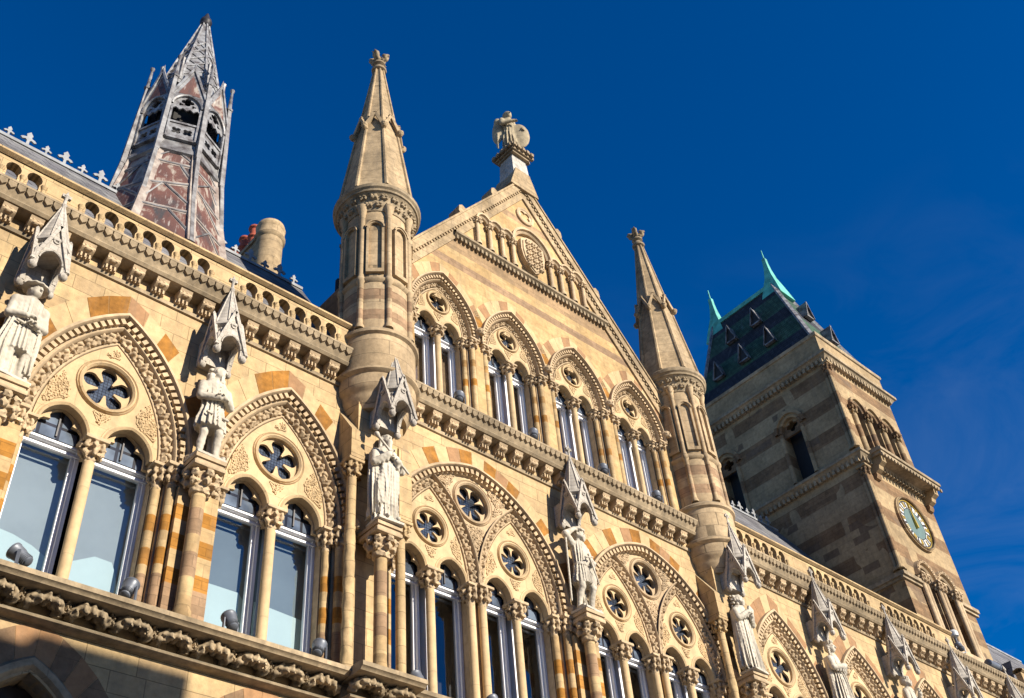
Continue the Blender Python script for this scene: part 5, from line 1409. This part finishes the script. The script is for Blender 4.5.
def statue_staff(x, y):
    q = new(); plinth(q)
    q.robe([(.05, .235, .19), (.3, .22, .175), (.8, .20, .155), (1.05, .185, .14), (1.3, .20, .14), (1.48, .22, .14), (1.58, .12, .1)], (0, 0), 9, .020, .2, tw=.3)
    q.robe([(.35, .20, .06, -.03), (.7, .21, .08, 0), (1.1, .19, .09, .02), (1.3, .16, .08, .04)], (0, -.10), 6, .020, 1.6, tw=2)
    q.robe([(.15, .07, .12), (.8, .08, .12), (1.45, .06, .1)], (-.22, .04), 5, .02, .4)
    q.cap((-.08, -.08, .10), (-.09, -.22, .085), .05, .035, .01); q.cap((.10, -.08, .10), (.12, -.21, .085), .05, .035, .01)
    arm(q, (-.21, 0, 1.44), (-.27, -.08, 1.16), (-.08, -.21, 1.30), (.072, .062, .044), k=.015, sleeve=.022); hand(q, (-.07, -.21, 1.31), (.5, -.2, .8))
    arm(q, (.21, 0, 1.44), (.28, -.07, 1.16), (.10, -.22, 1.20), (.072, .064, .044), k=.015, sleeve=.025); hand(q, (.09, -.22, 1.21), (-.8, -.1, .4))
    q.cap((-.28, -.20, 1.62), (.30, -.24, 1.04), .022, .022, .005); q.cap((-.31, -.20, 1.65), (-.27, -.20, 1.61), .05, .03, .01)
    q.cap((0, 0, 1.52), (0, -.01, 1.66), .065, .055, .02)
    sculpt_face(q, (0, -.03, 1.745), .1, beard=.13)
    q.ell((0, .035, 1.77), (.105, .10, .115), .02)
    for s in (-1, 1): q.cap((s * .085, .0, 1.75), (s * .105, .01, 1.52), .04, .035, .02)
    return fin(q, 'statue', x, y, 'white statue of a long bearded robed man holding a staff across his chest', rz=-.05)
def statue_knight(x, y):
    q = new(); plinth(q)
    legs(q, ((-.10, 0, .92), (-.14, -.08, .52), (-.17, .03, .13), (-.22, -.12, .085)), ((.10, 0, .92), (.13, -.12, .54), (.16, .0, .13), (.21, -.15, .085)), (.09, .066, .048))
    q.robe([(.62, .23, .18), (.75, .215, .17), (1.0, .165, .13), (1.06, .16, .125), (1.3, .20, .14), (1.48, .215, .14), (1.57, .12, .1)], (0, 0), 11, .020, .4, tw=.1)
    q.robe([(1.0, .178, .145), (1.06, .178, .145)], (0, 0), 6, .002, 0, .01)
    arm(q, (-.21, .0, 1.47), (-.40, -.03, 1.60), (-.16, -.06, 1.80), (.08, .07, .045)); hand(q, (-.15, -.06, 1.80), (.9, -.1, .05))
    arm(q, (.21, .0, 1.46), (.29, -.04, 1.20), (.19, -.17, 1.10), (.08, .07, .045)); hand(q, (.18, -.18, 1.10), (-.5, -.3, -.6))
    sh = np.array(Matrix.Rotation(.35, 3, 'Z') @ Matrix.Rotation(-.12, 3, 'Y'))
    q.ell((.31, -.02, 1.02), (.17, .05, .40), .01, rot=sh); q.ell((.31, -.04, 1.02), (.13, .05, .33), .01, rot=sh)
    q.cap((.02, -.20, 1.22), (.22, -.22, .62), .022, .012, .006); q.cap((-.05, -.2, 1.13), (.12, -.22, 1.19), .016, .016, .005)
    q.robe([(.06, .13, .09), (.5, .11, .08), (.8, .07, .06)], (.04, .10), 5, .02, .2)
    q.cap((-.36, .05, .2), (-.40, -.02, 1.5), .02, .02, .005)
    q.cap((0, 0, 1.53), (.01, -.01, 1.67), .062, .056, .02)
    sculpt_face(q, (.02, -.03, 1.74), .5, beard=.05)
    q.ell((.01, .03, 1.745), (.1, .095, .115), .02)
    q.robe([(1.80, .15, .15), (1.83, .165, .165), (1.86, .11, .12)], (.01, 0), 5, .004, 0, .01); q.ell((.01, .01, 1.87), (.105, .11, .07), .02)
    return fin(q, 'statue', x, y, 'white statue of a warrior in a short tunic, one arm raised, shield at side', rz=.1)
def statue_harp(x, y):
    q = new(); plinth(q)
    q.robe([(.05, .25, .19), (.3, .23, .18), (.8, .20, .155), (1.1, .18, .14), (1.35, .20, .14), (1.5, .20, .13), (1.58, .12, .1)], (0, 0), 10, .026, 1.2, tw=.25)
    q.robe([(.1, .09, .12, -.03), (.8, .09, .12), (1.45, .06, .1)], (-.21, .02), 4, .02, .4); q.robe([(.1, .09, .12, .05), (.8, .08, .12), (1.45, .06, .1)], (.21, .02), 4, .02, 2.4)
    arm(q, (-.2, 0, 1.44), (-.27, -.08, 1.2), (-.04, -.20, 1.36), (.072, .062, .044), k=.015, sleeve=.022); hand(q, (-.03, -.20, 1.36), (.9, -.1, .4))
    arm(q, (.2, 0, 1.44), (.28, -.08, 1.2), (.07, -.21, 1.30), (.072, .062, .044), k=.015, sleeve=.022); hand(q, (.06, -.22, 1.31), (-.9, -.1, .3))
    q.box((.10, -.20, 1.42), (.09, .035, .12), .02, .01, rot=np.array(Matrix.Rotation(.4, 3, 'Y')))
    q.cap((0, 0, 1.52), (0, -.01, 1.66), .065, .055, .02)
    sculpt_face(q, (0, -.03, 1.745), .3, beard=.07)
    for i in range(26):
        a = i * 2.4; zz = 1.87 - i * .012; pp = (.10 * cos(a), .09 * sin(a) + .04, zz)
        if pp[1] > -.03 or zz > 1.84: q.ell(pp, (.036, .036, .034), .008)
    q.ell((0, .03, 1.78), (.10, .10, .10), .02)
    return fin(q, 'statue', x, y, 'white statue in a long pleated gown clasping a book, beneath the right turret', rz=.1)
def statue_queen(x, y):
    q = new(); plinth(q)
    q.robe([(.05, .26, .20), (.4, .235, .18), (.9, .19, .15), (1.08, .155, .125), (1.3, .18, .14), (1.46, .19, .125), (1.56, .10, .09)], (0, 0), 11, .026, .7, tw=.2)
    q.robe([(.1, .12, .09, -.05), (.8, .11, .08), (1.48, .07, .08)], (-.17, .08), 4, .02, .4); q.robe([(.1, .12, .09, .05), (.8, .11, .08), (1.48, .07, .08)], (.17, .08), 4, .02, 1.4)
    arm(q, (-.185, 0, 1.43), (-.25, -.07, 1.17), (-.03, -.19, 1.20), (.075, .065, .042), sleeve=.035); hand(q, (-.02, -.19, 1.20), (1, 0, .1))
    arm(q, (.185, 0, 1.43), (.25, -.07, 1.17), (.05, -.19, 1.23), (.075, .065, .042), sleeve=.035); hand(q, (.04, -.20, 1.24), (-1, 0, .1))
    q.cap((.0, -.18, 1.06), (.03, -.22, .45), .016, .014, .004)
    q.cap((0, 0, 1.5), (0, -.01, 1.66), .055, .05, .02)
    sculpt_face(q, (0, -.03, 1.74), .1)
    q.ell((0, .035, 1.76), (.10, .10, .115), .02)
    for s in (-1, 1):
        for j in range(6): q.ell((s * .095, -.0, 1.74 - j * .055), (.034, .036, .034), .006)
    q.robe([(1.83, .095, .10), (1.93, .115, .12)], (0, .01), 6, .012, 0, .005)
    return fin(q, 'statue', x, y, 'white statue of a crowned woman with long plaits, hands joined at her waist', rz=.1)
def statue_cloak(x, y):
    q = new(); plinth(q)
    q.robe([(.05, .25, .19), (.5, .22, .17), (1.0, .19, .15), (1.3, .20, .14), (1.5, .21, .13), (1.58, .12, .1)], (0, 0), 8, .022, 2.2, tw=.5)
    arm(q, (-.21, 0, 1.44), (-.29, -.05, 1.16), (-.10, -.2, 1.12), (.072, .062, .044), k=.015, sleeve=.015); hand(q, (-.09, -.2, 1.12), (.8, -.1, -.2))
    arm(q, (.21, 0, 1.44), (.30, -.08, 1.22), (.14, -.22, 1.40), (.072, .062, .044), k=.015, sleeve=.015); hand(q, (.13, -.22, 1.41), (-.5, -.1, .8))
    q.cap((0, 0, 1.52), (0, -.01, 1.66), .065, .055, .02)
    sculpt_face(q, (0, -.03, 1.74), .2, beard=.03); q.ell((0, .035, 1.77), (.105, .10, .11), .02)
    q.robe([(1.80, .105, .115), (1.87, .12, .125)], (0, .0), 7, .008, 0, .005)
    return fin(q, 'statue', x, y, 'white cloaked statue raising one hand to its chest, rightmost statue in the photo', rz=.1)
SB = [statue_hat, statue_wig, statue_staff, statue_knight, statue_harp, statue_queen, statue_cloak]
for i, fn in enumerate(SB):
    fn(STX[i], -.66 if i in (2, 4) else -.47)

def apex_figure():
    q = SDF((-.75, -.5, 0), (.75, .55, 2.1), .022)
    q.ell((0, -.02, .1), (.34, .3, .14), .05)
    q.robe([(.1, .25, .22), (.5, .23, .2), (1.0, .18, .15), (1.3, .21, .16), (1.5, .2, .15), (1.6, .1, .1)], (0, 0), 8, .03, .4)
    q.cap((0, 0, 1.55), (0, -.02, 1.7), .07, .06, .02); sculpt_face(q, (0, -.04, 1.78), -.2); q.ell((0, .02, 1.82), (.12, .13, .12), .02)
    arm(q, (-.21, 0, 1.46), (-.28, -.08, 1.2), (-.1, -.24, 1.22)); hand(q, (-.1, -.25, 1.22), (.8, -.4, .2), s=1.2)
    arm(q, (.21, 0, 1.46), (.29, -.06, 1.22), (.22, -.22, 1.1)); hand(q, (.22, -.23, 1.1), (0, -.6, -.6), s=1.2)
    for s in (-1, 1):
        R = np.array(Matrix.Rotation(s * -.10, 3, 'Y') @ Matrix.Rotation(s * .9, 3, 'Z'))
        q.ell((s * .24, .17, 1.15), (.16, .07, .58), .02, rot=R); q.ell((s * .22, .15, 1.5), (.12, .10, .16), .03)
        for j in range(5): q.cap((s * (.22 + .02 * j), .2 - .02 * j, 1.35 - .1 * j), (s * (.27 + .012 * j), .24 - .03 * j, .55 - .06 * j), .03, .018, .008)
    R = np.array(Matrix.Rotation(-.5, 3, 'Z')); q.ell((.20, -.17, .86), (.25, .07, .50), .02, rot=R); q.ell((.22, -.20, .86), (.18, .07, .40), .01, rot=R)
    q.cap((0, -.01, 1.86), (0, .0, 1.97), .10, .03, .02)
    return fin(q, 'winged_figure', GX, 0, 'weathered winged stone figure with a round shield on the gable apex', M_angel, rz=-.15, z=26.74, sc=1.14, group=None)
apex_figure()

# ------------------------------------------------------------------ floodlights
def flood_meshes():
    h = MB(); h.lathe([(.055, -.20), (.085, -.18), (.10, -.06), (.125, .02), (.135, .13), (.145, .14), (.145, .17), (.12, .172)], 0, 0, 18)
    for j in range(5): h.lathe([(.088 + .004 * j, -.15 + .03 * j), (.108, -.145 + .03 * j), (.088 + .004 * j, -.135 + .03 * j)], 0, 0, 14, cap=False)
    l = MB(); l.lathe([(.118, .173), (.06, .185), (.0, .188)], 0, 0, 18)
    y = MB()
    for s in (-1, 1): y.box(s * .15 - .012, s * .15 + .012, -.025, .025, -.22, .03)
    y.box(-.16, .16, -.03, .03, -.245, -.22); y.box(-.06, .06, -.05, .05, -.27, -.245)
    c = MB(); c.bar((.0, .03, -.23), (.1, .12, -.26), .02)
    return h, l, y
fh, flens, fy = flood_meshes()
heads = None
FLD = [((3.66, -.42, 9.47), 'spotlight resting on the carved sill at the bottom left corner of the photo', 1.0, .9),
       ((5.12, -.42, 9.47), 'spotlight on the carved sill right of the leftmost full window', -.9, .5),
       ((6.68, -.42, 9.47), 'spotlight on the carved sill just right of the wigged statue pedestal', .15, .2),
       ((8.16, -.42, 9.47), 'spotlight on the carved sill by the twisted shaft', -.8, .6),
       ((10.05, -.42, 9.47), 'spotlight on the sill at the left end of the first large window', .2, .3),
       ((11.65, -.42, 9.47), 'spotlight at the bottom edge below the middle of the first large window', .1, .2),
       ((11.28, -.38, 15.98), 'spotlight on the cornice under the upper window nearest the left turret', -.7, .5),
       ((13.36, -.38, 15.98), 'spotlight on the cornice under the second upper window from the left turret', -.7, .5),
       ((15.52, -.38, 15.98), 'spotlight on the cornice under the third upper window from the left turret', -.7, .5),
       ((17.32, -.38, 15.98), 'spotlight on the cornice under the upper window nearest the right turret', -.7, .5),
       ((30.85, -.42, 16.0), 'small black spotlight on the cornice at the foot of the clock tower', -.6, .6)]
for i, (p, lab, rz, rx) in enumerate(FLD):
    e = empty('floodlight', p); e.rotation_euler = (0, 0, rz); e.scale = (.8, .8, .8); e.location.z -= .05
    tag(e, 'grey ' + lab if not lab.startswith('small') else lab, 'floodlight', 'floodlights on the ledges of the front')
    if heads is None:
        a = fh.build('lamp_head', M_metal, e); b = flens.build('lens', M_lens, a); c = fy.build('bracket', M_metal, e); heads = (a, b, c)
    else:
        a, b, c = [o.copy() for o in heads]
        for o in (a, b, c): COL.objects.link(o)
        a.parent = e; b.parent = a; c.parent = e
    a.rotation_euler = (-rx - .35 if rx < .4 else -rx, 0, 0)
# cylindrical camera and a white lamp by the tower
e = empty('security_camera', (32.9, -.35, 15.95)); tag(e, 'dark cylindrical camera lying on the parapet line right of the clock tower foot', 'camera')
m = MB(); m.lathe([(.10, -.3), (.13, -.28), (.13, .22), (.15, .24), (.15, .30)], 0, 0, 14); m.xf(Matrix.Rotation(pi / 2, 4, 'Y')); m.build('camera_body', M_metal, e)
m = MB(); m.box(-.04, .04, -.04, .04, -.25, -.1); m.build('bracket', M_metal, e)
e = empty('post_lamp', (31.05, -.3, 15.75)); tag(e, 'small white post lamp on the cornice in front of the paired tower windows', 'lamp')
m = MB(); m.bar((0, 0, 0), (0, 0, .62), .05); m.build('post', M_metal, e)
m = MB(); m.lathe([(.05, .62), (.13, .66), (.14, .78), (.08, .86), (0, .88)], 0, 0, 12); m.build('lamp_head', M_enam, e)

# ------------------------------------------------------------------ building across the street (behind the viewer): throws the stepped shade
OP = empty('opposite_building', (0, -24, 0)); tag(OP, 'grey rendered flat roofed block across the street from the hall', 'building')
def shade_pt(x, z, y=-19.6):    # point on the far front whose shadow falls at (x, YW, z)
    t = (YW - y) / -sdir.y; return x + sdir.x * t, z + sdir.z * t
ax, az = shade_pt(6.30, 8.63); bx_, bz = shade_pt(4.15, 8.63)
m = MB(); m.box(-30, ax, -10, 4.4, 0, az - 2.2); m.box(bx_, ax, .0, 4.398, az - 2.2, az); m.box(-30, bx_, 0, 4.4, az - 2.2, az - .16)
wl = m.build('wall', M_brickopp, OP)
for i in range(7):
    for j in range(5):
        m = MB(); x = -26 + i * 5.5; m.box(x, x + 1.4, 4.4, 4.45, 2 + j * 3.6, 4.2 + j * 3.6); m.build('window', M_lens, OP)
